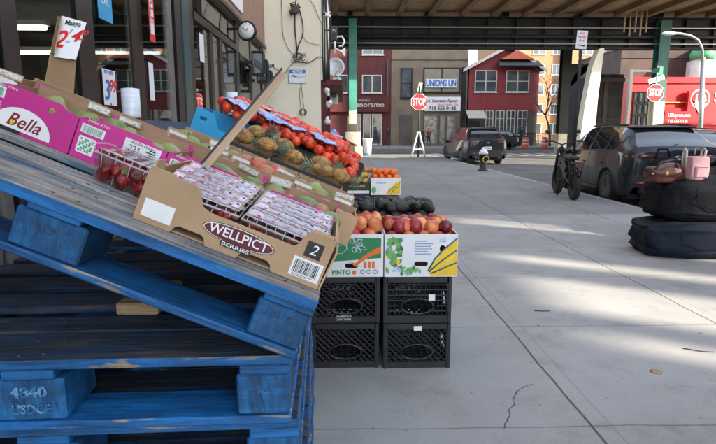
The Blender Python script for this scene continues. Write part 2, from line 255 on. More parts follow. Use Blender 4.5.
# ---------------------------------------------------------------- helpers: meshes
class MB:
    def __init__(s, T=None): s.bm = bmesh.new(); s.T = T or Matrix(); s.mats = []
    def mi(s, m):
        m = M[m] if isinstance(m, str) else m
        if m not in s.mats: s.mats.append(m)
        return s.mats.index(m)
    def _v(s, p): return s.bm.verts.new(s.T @ Vector(p))
    def poly(s, pts, m, smooth=False):
        try: f = s.bm.faces.new([s._v(p) for p in pts])
        except ValueError: return
        f.material_index = s.mi(m); f.smooth = smooth; return f
    def box(s, lo, hi, m, bev=0, R_=None, mtop=None):
        x0, y0, z0 = lo; x1, y1, z1 = hi
        c = Vector(((x0 + x1) / 2, (y0 + y1) / 2, (z0 + z1) / 2))
        vs = []
        for p in ((x0, y0, z0), (x1, y0, z0), (x1, y1, z0), (x0, y1, z0), (x0, y0, z1), (x1, y0, z1), (x1, y1, z1), (x0, y1, z1)):
            q = Vector(p)
            if R_ is not None: q = c + R_ @ (q - c)
            vs.append(s._v(q))
        i = s.mi(m); fs = []
        for k, f in enumerate(((0, 3, 2, 1), (4, 5, 6, 7), (0, 1, 5, 4), (1, 2, 6, 5), (2, 3, 7, 6), (3, 0, 4, 7))):
            g = s.bm.faces.new([vs[j] for j in f]); g.material_index = i; fs.append(g)
        if mtop: fs[1].material_index = s.mi(mtop); 
        if bev:
            es = list({e for f in fs for e in f.edges}); bmesh.ops.bevel(s.bm, geom=es, offset=bev, segments=1, affect='EDGES', material=-1)
    def tube(s, pts, r, m, n=8, cap=True, smooth=True):
        pts = [Vector(p) for p in pts]; rr = r if isinstance(r, (list, tuple)) else [r] * len(pts); rings = []; i = s.mi(m)
        prev = None
        for k, p in enumerate(pts):
            d = (pts[min(k + 1, len(pts) - 1)] - pts[max(k - 1, 0)]).normalized()
            a = prev if prev is not None else (Vector((0, 0, 1)) if abs(d.z) < .9 else Vector((1, 0, 0)))
            u = (a - d * a.dot(d)).normalized(); prev = u; v = d.cross(u)
            rings.append([s._v(p + (u * math.cos(2 * PI * j / n) + v * math.sin(2 * PI * j / n)) * rr[k]) for j in range(n)])
        for a, b in zip(rings, rings[1:]):
            for j in range(n):
                f = s.bm.faces.new((a[j], a[(j + 1) % n], b[(j + 1) % n], b[j])); f.smooth = smooth; f.material_index = i
        if cap:
            for g in (rings[0][::-1], rings[-1]):
                f = s.bm.faces.new(g); f.material_index = i
    def lathe(s, prof, m, n=16, T=None):       # prof: (r, z) around local z
        T = T or Matrix(); i = s.mi(m); rings = []
        for r, z in prof: rings.append([s._v(T @ Vector((max(r, 1e-4) * math.cos(2 * PI * j / n), max(r, 1e-4) * math.sin(2 * PI * j / n), z))) for j in range(n)])
        for a, b in zip(rings, rings[1:]):
            for j in range(n):
                f = s.bm.faces.new((a[j], a[(j + 1) % n], b[(j + 1) % n], b[j])); f.smooth = True; f.material_index = i
        for g in (rings[0][::-1], rings[-1]):
            f = s.bm.faces.new(g); f.material_index = i
    def sph(s, c, r, m, u=12, v=8, jit=0, T=None):
        r = r if isinstance(r, (tuple, list)) else (r, r, r); i = s.mi(m); T = T or Matrix()
        seed = Vector((random.random() * 50,) * 3)
        g = []
        for a in range(v + 1):
            th = PI * a / v; row = []
            for b in range(u if 0 < a < v else 1):
                ph = 2 * PI * b / u; d = Vector((math.sin(th) * math.cos(ph), math.sin(th) * math.sin(ph), math.cos(th)))
                k = 1 + (jit * noise.noise(d * 1.7 + seed) if jit else 0)
                row.append(s._v(Vector(c) + T @ Vector((d.x * r[0] * k, d.y * r[1] * k, d.z * r[2] * k))))
            g.append(row)
        for a in range(v):
            for b in range(u):
                A, B = g[a], g[a + 1]
                if len(A) == 1: q = (A[0], B[b], B[(b + 1) % u])
                elif len(B) == 1: q = (A[b], B[0], A[(b + 1) % u])
                else: q = (A[b], B[b], B[(b + 1) % u], A[(b + 1) % u])
                f = s.bm.faces.new(q); f.smooth = True; f.material_index = i
    def prism(s, pts, y0, y1, m):              # outline in x,z extruded along y (convex or mildly concave)
        i = s.mi(m); a = [s._v((x, y0, z)) for x, z in pts]; b = [s._v((x, y1, z)) for x, z in pts]; n = len(pts)
        fs = [s.bm.faces.new(a), s.bm.faces.new(b[::-1])]
        for j in range(n): fs.append(s.bm.faces.new((a[j], b[j], b[(j + 1) % n], a[(j + 1) % n])))
        for f in fs: f.material_index = i
        bmesh.ops.triangulate(s.bm, faces=fs[:2])
    def build(s, name, parent=None, loc=None, rot=None):
        bmesh.ops.recalc_face_normals(s.bm, faces=s.bm.faces[:])
        me = bpy.data.meshes.new(name); s.bm.to_mesh(me); s.bm.free()
        for m in s.mats: me.materials.append(m)
        o = bpy.data.objects.new(name, me); COL.objects.link(o)
        if parent: o.parent = parent
        if loc is not None: o.location = loc
        if rot is not None: o.rotation_euler = rot
        return o

def tag(o, label=None, cat=None, group=None, kind=None):
    if label: o['label'] = label
    if cat: o['category'] = cat
    if group: o['group'] = group
    if kind: o['kind'] = kind
    return o
def thing(name, label, cat, loc=(0, 0, 0), rot=(0, 0, 0), group=None):
    o = bpy.data.objects.new(name, None); COL.objects.link(o); o.location = loc; o.rotation_euler = rot; o.empty_display_size = .1
    return tag(o, label, cat, group)
KIDS = {}
def copy_tree(o, parent=None, top=True):
    c = o.copy(); COL.objects.link(c); c.parent = parent
    for ch in [k for k in o.children]: copy_tree(ch, c, False)
    return c
def place(o, loc, rot=(0, 0, 0), label=None, group=None, scale=None):
    o.location = loc; o.rotation_euler = rot
    if label: o['label'] = label
    if group: o['group'] = group
    if scale: o.scale = scale if isinstance(scale, (tuple, list)) else (scale,) * 3
    return o

def shape(name, splines, m, depth=.001, parent=None, loc=(0, 0, 0), rot=(R(90), 0, 0)):
    """flat outline with holes (x,y), extruded; stands upright facing -y by default"""
    cu = bpy.data.curves.new(name, 'CURVE'); cu.dimensions = '2D'; cu.fill_mode = 'BOTH'; cu.extrude = depth / 2
    for sp in splines:
        q = cu.splines.new('POLY'); q.points.add(len(sp) - 1); q.use_cyclic_u = True
        for k, (x, y) in enumerate(sp): q.points[k].co = (x, y, 0, 1)
    t = bpy.data.objects.new(name, cu); me = bpy.data.meshes.new_from_object(t); me.name = name
    bpy.data.objects.remove(t); bpy.data.curves.remove(cu)
    me.materials.clear(); me.materials.append(M[m] if isinstance(m, str) else m)
    o = bpy.data.objects.new(name, me); COL.objects.link(o); o.parent = parent; o.location = loc; o.rotation_euler = rot
    return o
def text(s, size, m, parent, loc, rot=(R(90), 0, 0), width=None, weight=0, shear=0, align='CENTER', depth=.0006, name='lettering', sy=1):
    cu = bpy.data.curves.new(name, 'FONT'); cu.body = s; cu.size = size; cu.offset = weight; cu.extrude = depth / 2; cu.align_x = align; cu.align_y = 'CENTER'; cu.shear = shear; cu.resolution_u = 3
    t = bpy.data.objects.new(name, cu); me = bpy.data.meshes.new_from_object(t); me.name = name
    bpy.data.objects.remove(t); bpy.data.curves.remove(cu)
    me.materials.clear(); me.materials.append(M[m] if isinstance(m, str) else m)
    xs = [v.co.x for v in me.vertices]
    if xs:
        k = (width / max(1e-6, max(xs) - min(xs))) if width else 1
        for v in me.vertices: v.co.x *= k; v.co.y *= sy
    o = bpy.data.objects.new(name, me); COL.objects.link(o); o.parent = parent; o.location = loc; o.rotation_euler = rot
    return o
def ell(cx, cy, rx, ry, n=24, a0=0, a1=2 * PI): return [(cx + rx * math.cos(a0 + (a1 - a0) * k / n), cy + ry * math.sin(a0 + (a1 - a0) * k / n)) for k in range(n if abs(a1 - a0 - 2 * PI) < 1e-6 else n + 1)]
def rrect(cx, cy, w_, h_, r): 
    o = []
    for sx, sy, a in ((1, 1, 0), (-1, 1, 90), (-1, -1, 180), (1, -1, 270)):
        for k in range(5): t = R(a + 22.5 * k); o.append((cx + sx * (w_ / 2 - r) + r * math.cos(t), cy + sy * (h_ / 2 - r) + r * math.sin(t)))
    return o
def barcode(parent, x, z, w_, h_, y, name='barcode_label', extra=True, m='black'):
    b = MB(); b.box((x - w_ / 2, y - .0006, z - h_ / 2), (x + w_ / 2, y, z + h_ / 2), 'label')
    k = x - w_ * .42
    while k < x + w_ * .40:
        q = random.choice((.012, .02, .035)) * w_
        b.box((k, y - .0010, z - h_ * (.30 if extra else .38)), (k + q, y - .0007, z + h_ * .38), m); k += q + random.choice((.015, .025)) * w_
    if extra:
        for i in range(2): b.box((x - w_ * .4, y - .0010, z - h_ * (.38 + .07 * i)), (x + w_ * (.35 - .25 * i), y - .0007, z - h_ * (.36 + .07 * i)), m)
    return b.build(name, parent)

# ================================================================ SETTING
b = MB(); b.box((-400, -400, -.6), (500, 700, -.13), 'asphalt'); tag(b.build('ground'), kind='structure')
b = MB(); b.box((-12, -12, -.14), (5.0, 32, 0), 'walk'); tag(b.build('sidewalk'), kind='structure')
b = MB()
y = -12
while y < 32:
    b.box((5.004, y, -.30), (5.16, min(y + 1.8, 32) - .008, .002), 'kerb', bev=.008); y += 1.8
tag(b.build('kerb'), kind='structure')
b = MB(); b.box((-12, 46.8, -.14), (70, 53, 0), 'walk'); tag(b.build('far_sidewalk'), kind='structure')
b = MB(); b.box((-12, 46.6, -.14), (70, 46.79, .004), 'kerb'); tag(b.build('far_kerb'), kind='structure')
b = MB(); b.box((14.5, -30, -.14), (60, 24, 0), 'walk'); b.box((14.3, -30, -.14), (14.49, 24, .004), 'kerb'); tag(b.build('opposite_sidewalk'), kind='structure')
b = MB()
for k in range(9): b.box((5.8 + k * 1.0, 33.2, -.13), (6.3 + k * 1.0, 36.4, -.126), 'white')
tag(b.build('crosswalk_marking'), kind='structure')
# crack in the sidewalk slab
crk = [at(521, 386, 1), at(514, 392, 1)]
def gp(px, py): 
    r = fwd + rt * ((px - 358) / F) + upv * ((222 - py) / F); return Vector((0, 0, CAMH)) + r * (-CAMH / r.z)
pts = []; src = [(534, 384), (524, 387), (517, 392), (514, 399), (515, 404), (509, 410), (509, 417), (505, 424), (504, 431)]
for a, c in zip(src, src[1:]):
    for k in range(3): q = gp(a[0] + (c[0] - a[0]) * k / 3 + random.uniform(-.9, .9), a[1] + (c[1] - a[1]) * k / 3); pts.append(q)
b = MB()
for a, c in zip(pts, pts[1:]):
    d = (c - a).normalized(); s_ = Vector((-d.y, d.x, 0)) * random.uniform(.001, .0032)
    b.poly([a - s_ + Vector((0, 0, .0012)), c - s_ + Vector((0, 0, .0012)), c + s_ + Vector((0, 0, .0012)), a + s_ + Vector((0, 0, .0012))], 'cladding')
tag(b.build('sidewalk_crack'), kind='structure')
b = MB()
for k in range(260):
    x, y = random.uniform(.0, 4.9), random.uniform(1.9, 14) ** 1.0
    r_ = random.choice((.002, .003, .003, .005)); b.lathe([(0, 0), (r_, .0005), (r_ * .7, r_ * .9), (0, r_)], random.choice(('bark', 'kerb', 'raw_wood', 'leaf')), 6, Matrix.Translation((x, y, 0)) @ Matrix.Scale(random.uniform(1, 3), 4, (1, 0, 0)))
tag(b.build('grit'), 'tiny grit and crumbs scattered over the sidewalk slabs', 'grit', kind='stuff')
# litter: twigs and gum spots
b = MB(); b.tube([(2.05, 3.05, .004), (2.12, 3.0, .006), (2.2, 2.99, .004)], .003, 'bark', 5); tag(b.build('twig'), 'thin dark twig lying on the sidewalk in the sunlit patch', 'twig')
b = MB(); b.lathe([(.03, 0), (.032, .002), (.02, .004)], 'raw_wood', 12); tag(b.build('drain_plug', loc=gp(656, 372)), 'small round brown plug set in the sidewalk concrete', 'plug')
b = MB(); b.tube([(0, 0, .004), (.06, -.015, .004), (.11, -.01, .005)], .003, 'bark', 5); tag(b.build('twig', loc=gp(534, 311)), 'short twig on the shaded slab left of the long joint', 'twig')

# ================================================================ SHOP FACADE (left)
XF = -1.85
shop = thing('shop_building', 'produce shop with dark metal window frames and brown fascia behind the fruit display', 'shop', (XF, 0, 0))
def sb(name, fn):
    b = MB(Matrix.Translation((-XF, 0, 0))); fn(b); return b.build(name, shop)
def post(y0, y1, z0, z1, m='bronze', d0=-.03, d1=.0):
    d0 = max(d0, -.03); d1 = min(d1, .025) * .4
    sb('window_post', lambda b: b.box((XF + d0, y0, z0), (XF + d1, y1, z1), m, bev=.004))
# room
def room(b):
    b.box((-7.2, -2, -.02), (-7.0, 13.2, 3.15), 'interior'); b.box((-7.0, -2, -.02), (XF - .12, -1.9, 3.15), 'interior'); b.box((-7.0, 13.0, -.02), (XF - .12, 13.2, 3.15), 'interior')
sb('interior_wall', room)
sb('ceiling', lambda b: b.box((-7.2, -2, 3.16), (XF - .12, 13.2, 3.22), 'interior'))
sb('floor', lambda b: b.box((-7.0, -1.9, -.05), (XF - .12, 13.0, -.006), 'interior'))
sb('fascia', lambda b: (b.box((XF - .115, -2, 3.16), (XF + .06, 12.66, 4.6), 'fascia'), b.box((XF + .063, -2, 3.145), (XF + .10, 12.66, 3.20), 'frame')))
sb('upper_wall', lambda b: b.box((-7.2, -2, 4.61), (XF + .02, 12.66, 9.5), 'brickred'))
sb('fascia_sign', lambda b: b.box((XF + .062, 7.0, 3.33), (XF + .085, 9.9, 4.4), 'whitep'))
sb('base_wall', lambda b: (b.box((XF - .10, 4.05, 0), (XF + .03, 6.4, .45), 'frame'), b.box((XF - .10, -2, 0), (XF + .03, 3.1, .45), 'frame')))
# posts: y ranges read off the photograph
post(2.93, 3.02, .0, 3.15, 'alu', -.06, .02)
post(3.08, 3.24, 0, 3.15, 'frame'); post(3.93, 4.18, 0, 3.15, 'frame', -.12, .08)
post(4.93, 5.2, 0, 3.15); post(5.95, 6.1, 0, 3.15, 'alu'); post(6.18, 6.42, 0, 3.15, 'frame', -.1, .08)
post(6.72, 6.92, 0, 3.15, 'frame', -.1, .16); post(7.72, 7.9, 0, 2.74, 'bronze', -.06, .12); post(8.3, 8.5, 0, 2.74, 'bronze', -.06, .12)
post(9.55, 9.8, 0, 3.15, 'frame', -.1, .14); post(11.0, 11.2, 0, 3.15, 'frame'); post(12.35, 12.64, 0, 3.15, 'frame')
sb('transom_bar', lambda b: b.box((XF - .08, 6.93, 2.66), (XF + .02, 9.54, 2.76), 'bronze', bev=.004))
sb('transom_bar', lambda b: b.box((XF - .08, 9.81, 2.55), (XF + .02, 12.34, 2.63), 'frame', bev=.004))
def pane(y0, y1, z0=.46, z1=3.14, x=XF - .02): sb('pane', lambda b: b.box((x, y0, z0), (x + .008, y1, z1), 'glass'))
pane(2.0, 2.92); pane(4.19, 4.92); pane(5.21, 5.94); pane(6.93, 7.71, .05, 2.65); pane(7.91, 8.29, .05, 2.65); pane(8.51, 9.54, .05, 2.65); pane(6.93, 9.54, 2.81, 3.14); pane(9.81, 10.99, .5, 2.54); pane(11.21, 12.34, .5, 2.54); pane(9.81, 12.34, 2.67, 3.14)
sb('door_handle', lambda b: b.tube([(XF + .16, 8.22, .9), (XF + .16, 8.22, 1.5)], .014, 'alu'))
sb('teal_panel', lambda b: b.box((XF - .05, 6.43, .0), (XF + .02, 6.71, 3.14), 'teal'))
# tube lights inside
for k, (x0, x1, y0, z) in enumerate(((-6.6, -4.1, 7.9, 2.72), (-5.2, -4.55, 6.3, 3.0), (-6.2, -3.4, 10.5, 2.75))):
    b = MB(); b.box((x0, y0 - .06, z + .03), (x1, y0 + .06, z + .10), 'white'); r_ = thing('ceiling_light', ('long fluorescent tube fixture across the shop ceiling behind the mango price card', 'short bright fluorescent fixture near the ceiling of the shop, up at the left', 'fluorescent fixture deep inside the shop behind the paned window')[k], 'light', (0, 0, 0), group='shop ceiling lights')
    b.build('housing', r_); b = MB(); b.tube([(x0 + .03, y0, z), (x1 - .03, y0, z)], .026, 'tube'); b.build('tube', r_)
# indoor produce stands
for k, (x, y, m, lb) in enumerate(((-3.55, 5.55, 'leaf', 'indoor stand heaped with green vegetables seen through the open shop window'), (-3.0, 6.0, 'tomato', 'indoor stand heaped with red fruit seen through the open shop window'))):
    t = thing('produce_stand', lb, 'stand', (x, y, 0))
    b = MB(); b.box((-.32, -.35, 0), (.32, .35, 1.35), 'frame'); b.box((-.36, -.4, 1.352), (.36, .4, 1.42), 'raw_wood'); b.build('counter', t)
    b = MB()
    for i in range(90): b.sph((random.uniform(-.32, .32), random.uniform(-.36, .36), 1.45 + random.uniform(0, .22)), random.uniform(.035, .055), m, 8, 5)
    tag(b.build('produce', t), kind='stuff')
# papers on the glass
def poster(label, y0, y1, z0, z1, x=XF + .0, mt='whitep'):
    t = thing('paper_sign', label, 'sign', (x, (y0 + y1) / 2, (z0 + z1) / 2), (0, 0, R(90)))
    w_, h_ = (y1 - y0), (z1 - z0); b = MB(); b.box((-w_ / 2, -.002, -h_ / 2), (w_ / 2, 0, h_ / 2), mt); b.build('paper', t); return t, w_, h_
a0, a1 = atx(102, 72, XF), atx(117, 106, XF)
t, w_, h_ = poster('white paper price sign with blue 3 and red 99 taped on the window glass', a0.y, a1.y, a1.z, a0.z + .03)
text('for items', .06, 'bluep', t, (0, -.004, .12), width=w_ * .7); text('3', .22, 'bluep', t, (-w_ * .26, -.004, -.03), shear=.2, weight=.003); text('99', .13, 'redp', t, (w_ * .2, -.004, .01), shear=.3, weight=.003); text('.', .2, 'bluep', t, (0, -.004, -.08))
a0, a1 = atx(141, 0, XF), atx(149, 43, XF)
t, w_, h_ = poster('narrow red and white vertical banner hung at the bronze window post', a0.y, a1.y, a1.z, a0.z + .2, XF + .06, 'redp')
b = MB(); b.box((-w_ * .3, -.005, -h_ * .38), (w_ * .3, -.003, h_ * .4), 'whitep'); b.build('panel', t); text('SALE', .12, 'redp', t, (0, -.006, .05), rot=(R(90), R(90), 0), width=h_ * .6)
t, w_, h_ = poster('small white notice stuck on the second window pane', 5.3, 5.42, 1.6, 1.95)
t, w_, h_ = poster('small pale blue sticker on the first window pane', 4.3, 4.55, 2.15, 2.45, mt='lblue'); text('OK', .1, 'whitep', t, (0, -.003, 0))
t, w_, h_ = poster('white square notice on the shop door glass', 7.2, 7.42, 2.2, 2.55)
# clock
cpos = at(247, 31, 8.2)
ck = thing('wall_clock', 'round white clock in a black rim bracketed off the shopfront beam', 'clock', cpos, (0, 0, R(-8)))
b = MB(); b.lathe([(.0, -.02), (.118, -.02), (.135, -.03), (.145, 0), (.135, .05), (0, .055)], 'frame', 32, Matrix.Rotation(R(-90), 4, 'X')); b.build('rim', ck)
b = MB(); b.lathe([(0, .0), (.112, .0), (.112, .003), (0, .003)], 'white', 32, Matrix.Translation((0, -.024, 0)) @ Matrix.Rotation(R(90), 4, 'X')); b.build('dial', ck)
b = MB()
for k in range(12):
    a = k * PI / 6; b.box((math.sin(a) * .095 - .004, -.031, math.cos(a) * .095 - .008), (math.sin(a) * .095 + .004, -.0285, math.cos(a) * .095 + .008), 'black')
b.build('hour_marks', ck)
b = MB(); b.tube([(0, -.031, 0), (.03, -.031, .05)], .004, 'black', 5); b.build('hand', ck); b = MB(); b.tube([(0, -.033, 0), (-.06, -.033, .05)], .003, 'black', 5); b.build('hand', ck)
b = MB(); b.tube([(0, .05, .05), (XF - cpos.x + .1, .1, .05)], .02, 'frame'); b.build('bracket', ck)
# wall lanterns
for k, (px, py) in enumerate(((251, 60), (257.5, 68), (263, 78))):
    p = at(px, py + 4, 10.6 + k * .55); p.x = XF + .22
    t = thing('wall_lantern', ('black box lantern on the shopfront post, the highest of three', 'black box lantern between the higher and the lower ones on the shopfront', 'black box lantern nearest the cream wall, the lowest of three')[k], 'lantern', p, group='lanterns on the shopfront')
    b = MB(); b.box((-.11, -.11, .19), (.11, .11, .23), 'frame', bev=.01); b.box((-.11, -.11, -.22), (.11, .11, -.18), 'frame', bev=.01)
    for sx in (-1, 1):
        for sy in (-1, 1): b.box((sx * .1 - .012, sy * .1 - .012, -.18), (sx * .1 + .012, sy * .1 + .012, .19), 'frame')
    b.box((-.2, -.02, .0), (-.11, .02, .06), 'frame'); b.build('frame', t); b = MB(); b.box((-.085, -.085, -.175), (.085, .085, .185), 'winglass'); b.build('pane', t)
# rolls of plastic bags standing behind the display
for k, (p, q, r, lb) in enumerate(((at(132, 118, 2.75), at(132, 88, 2.75), .043, 'tall white roll of plastic bags standing behind the mango boxes'), (at(232.5, 112, 5.4), at(232.5, 92, 5.4), .055, 'small white roll of plastic bags standing in front of the shop door'))):
    b = MB(); b.lathe([(0, 0), (r, 0), (r * 1.02, .01), (r, q.z - p.z - .004), (r * .4, q.z - p.z), (0, q.z - p.z - .01)], pm('roll_film', (.72, .78, .86), (.6, .66, .76), 5, .25, stretch=(1, 1, 12)), 24); tag(b.build('bag_roll', loc=p), lb, 'roll', 'rolls of plastic bags')

# ================================================================ CREAM WALL
cw = thing('cream_wall_building', 'cream rendered side wall jutting out at the end of the shopfront', 'building', (-1.2, 12.7, 0))
b = MB(Matrix.Translation((1.2, -12.7, 0))); b.box((-7.2, 13.21, 0), (-.55, 20.5, 10), 'cream'); b.box((-1.96, 12.7, 0), (-.55, 13.205, 10), 'cream'); b.build('wall', cw)
b = MB(Matrix.Translation((1.2, -12.7, 0))); b.box((-.54, 12.9, 0), (-.42, 13.1, 2.35), 'maroonw', bev=.01); b.box((-.54, 15.9, 0), (-.42, 16.1, 2.35), 'maroonw', bev=.01); b.box((-.549, 12.9, 2.36), (-.05, 20, 2.5), 'maroonw', bev=.01); b.build('awning_frame', cw)
def wire(label, pts, r=.008, Y=12.67, m='cladding'):
    q = [at(x, y, Y) for x, y in pts]; b = MB()
    # catmull smoothing
    o = []
    for k in range(len(q) - 1):
        p0, p1, p2, p3 = q[max(k - 1, 0)], q[k], q[k + 1], q[min(k + 2, len(q) - 1)]
        for i in range(4):
            t = i / 4; o.append(.5 * ((2 * p1) + (p2 - p0) * t + (2 * p0 - 5 * p1 + 4 * p2 - p3) * t * t + (-p0 + 3 * p1 - 3 * p2 + p3) * t ** 3))
    o.append(q[-1]); b.tube(o, r, m, 5); return tag(b.build('wire'), label, 'wire', 'wires on the cream wall')
wire('black cable running straight down from the wall top to the knotted coil', [(296, 0), (295, 12), (295, 30), (296.5, 45), (297, 58)], .014)
wire('black cable bowing right beside the straight one above the coil', [(298, 5), (302, 20), (303, 34), (298, 47), (297, 57)], .012)
wire('thin wire drooping from the top left of the cream wall to the coil', [(281, -4), (282, 15), (283, 35), (288, 48), (292, 53), (296, 58)], .006)
wire('thin wire crossing from the coil to the right edge of the cream wall', [(300, 58), (306, 63), (312, 61), (318, 57), (322, 58)], .009)
wire('thin wire stretched right from the cable bow to the wall edge', [(302, 34), (306, 41), (313, 44), (321, 45)], .005)
wire('thin wire slanting down from the wall top to the right wall edge', [(308, -3), (314, 6), (318, 16), (322, 24)], .006)
wire('thin wire from the coil down left behind the notice sign', [(296, 58), (292, 64), (289, 67), (284, 74), (278, 70), (272, 66)], .007)
wire('thin wire hanging down below the notice sign to a small loop', [(301, 83), (302, 92), (303, 100), (304, 108)], .005)
wire('thin wire hanging beside its twin below the notice sign', [(302, 83), (299.5, 92), (300, 100), (301, 110)], .005)
b = MB(); c0 = at(297, 58, 12.64)
for k in range(6):
    a = random.uniform(0, 6); rr = random.uniform(.05, .11); T = Matrix.Translation(c0) @ Euler((random.uniform(-.4, .4), random.uniform(0, .3), a)).to_matrix().to_4x4() 
    b.tube([c0 + Vector((math.cos(i / 12 * 2 * PI) * rr * 1.2 + .02 * k, -.01 * k * .5, math.sin(i / 12 * 2 * PI + a) * rr)) for i in range(12)], .006, 'cladding', 5)
tag(b.build('cable_coil'), 'small tangled coil of black cable hanging on the cream wall', 'cable')
b = MB(); c0 = at(295, 8, 12.6)
for k in range(9): b.tube([c0 + Vector((random.uniform(-.14, .14), random.uniform(-.04, .03), random.uniform(-.16, .14))) for _ in range(4)], .012, 'cladding', 5)
b.box((c0.x - .06, c0.y - .03, c0.z - .1), (c0.x + .08, c0.y + .05, c0.z + .06), 'greyb'); tag(b.build('cable_junction'), 'grey junction with bunched black cables high on the cream wall', 'junction box')
b = MB(); c0 = at(303, 112, 12.62)
for k in range(4): b.tube([c0 + Vector((math.cos(i / 10 * 2 * PI) * (.04 + .015 * k), -.006 * k, math.sin(i / 10 * 2 * PI) * .07)) for i in range(11)], .006, 'cladding', 5)
tag(b.build('wire_loop'), 'small black wire loop low on the cream wall above the tomatoes', 'wire loop')
n0, n1 = at(288, 69, 12.66), at(306, 83, 12.66)
ns = thing('notice_sign', 'small white notice sign with blue header mounted on the cream wall', 'sign', ((n0.x + n1.x) / 2, 12.69, (n0.z + n1.z) / 2)); W_, H_ = n1.x - n0.x, n0.z - n1.z
b = MB(); b.box((-W_ / 2, -.012, -H_ / 2), (W_ / 2, .008, H_ / 2), 'whitep'); b.build('plate', ns)
b = MB(); b.box((-W_ / 2 + .01, -.016, H_ * .18), (W_ / 2 - .01, -.013, H_ / 2 - .01), 'bluep')
b.box((-W_ / 2, -.0155, -H_ / 2), (-W_ / 2 + .012, -.013, H_ * .16), 'bluep'); b.box((W_ / 2 - .012, -.0155, -H_ / 2), (W_ / 2, -.013, H_ * .16), 'bluep'); b.box((-W_ / 2 + .013, -.0155, -H_ / 2), (W_ / 2 - .013, -.013, -H_ / 2 + .012), 'bluep')
b.prism([(-.15, .0), (-.02, -.03), (.0, .0), (-.1, .03)], -.0165, -.0125, 'bluep'); b.build('print', ns)
text('NOTICE', .07, 'whitep', ns, (0, -.018, H_ * .33), width=W_ * .6, weight=.003); text('AREA UNDER\nSURVEILLANCE', .035, 'bluep', ns, (.08, -.015, -.02), width=W_ * .42)
def seccam(label, p, rz):
    t = thing('security_camera', label, 'camera', p, (0, 0, rz), group='security cameras')
    b = MB(); b.box((-.03, -.12, -.035), (.03, .12, .035), 'white', bev=.01); b.lathe([(0, 0), (.03, 0), (.03, .02), (0, .02)], 'frame', 14, Matrix.Translation((0, -.115, 0)) @ Matrix.Rotation(R(90), 4, 'X')); b.build('body', t)
    b = MB(); b.tube([(0, .05, .03), (0, .12, .09)], .015, 'white'); b.build('bracket', t)
seccam('white security camera at the left edge of the cream wall', at(270, 66, 12.45), R(40))
seccam('black and white security camera high at the right corner of the cream wall', at(327, 15, 12.8), R(-30))
# satellite dish and meters round the corner
d0 = at(335, 67, 15.5)
t = thing('satellite_dish', 'grey round satellite dish beyond the corner of the cream wall', 'satellite dish', d0)
b = MB(); b.lathe([(0, .06), (.1, .055), (.2, .03), (.27, 0), (.265, -.01), (.2, .02), (.1, .045), (0, .05)], 'galv', 28, Matrix.Rotation(R(-100), 4, 'X')); b.build('dish', t); b = MB(); b.tube([(0, .05, 0), (0, .25, -.05), (-.7, .3, -.1)], .02, 'galv'); b.tube([(0, 0, -.25), (.05, -.3, -.1)], .012, 'galv'); b.box((.02, -.35, -.13), (.09, -.28, -.07), 'galv'); b.build('mount', t)
for k, (px, py) in enumerate(((337, 84), (334, 98), (333, 34))):
    p = at(px, py, 15.2 + .3 * k)
    t = thing('meter_box', ('grey utility box under the satellite dish', 'grey utility box lower down the corner', 'dark utility box above the satellite dish')[k], 'utility box', p, group='utility boxes round the corner')
    b = MB(); b.box((-.12, -.06, -.18), (.12, .08, .18), 'galv' if k < 2 else 'frame', bev=.015); b.tube([(-.12, .02, .1), (-.75, .02, .1)], .02, 'frame'); b.build('box', t); b = MB(); b.lathe([(0, 0), (.07, 0), (.07, .05), (0, .06)], 'winglass', 16, Matrix.Translation((0, -.06, .06)) @ Matrix.Rotation(R(90), 4, 'X')); b.build('dial', t)
for k in range(5):
    b = MB(); x = -.5 + .03 * k; q = [Vector((x, 12.75 + .1 * k, 4.6)), Vector((x + random.uniform(0, .12), 12.8 + .1 * k, 3.6)), Vector((x + random.uniform(0, .1), 12.8 + .1 * k, 3.0)), Vector((x + .02, 12.8 + .1 * k, 2.45))]
    b.tube(q, .02, 'cladding', 6); tag(b.build('conduit'), 'black cable in the bundle hanging down the corner of the cream wall', 'cable', 'cables bundled at the wall corner')
# white bags / paper flowers hanging at the corner
for k, (px, py, m) in enumerate(((327, 92, 'white'), (329, 104, 'white'), (328, 120, 'whitep'), (333, 133, 'netblue'), (337, 137, 'pinkf'), (329, 137, 'white'))):
    p = at(px, py, 11.2); b = MB()
    for i in range(5): b.sph((random.uniform(-.03, .03), random.uniform(-.03, .03), random.uniform(-.05, .05)), (random.uniform(.03, .05), .04, random.uniform(.04, .07)), m, 10, 7, jit=.4)
    tag(b.build('balloon_bundle', loc=p), ('topmost white crumpled plastic bundle hanging at the maroon post', 'white crumpled plastic bundle just under the topmost one', 'off white crumpled plastic bundle halfway down the maroon post', 'pale blue crumpled bundle beside the brown boxes', 'pink paper flower on top of the brown box stack', 'lowest white crumpled bundle by the maroon post')[k], 'decoration', 'crumpled bundles at the post')

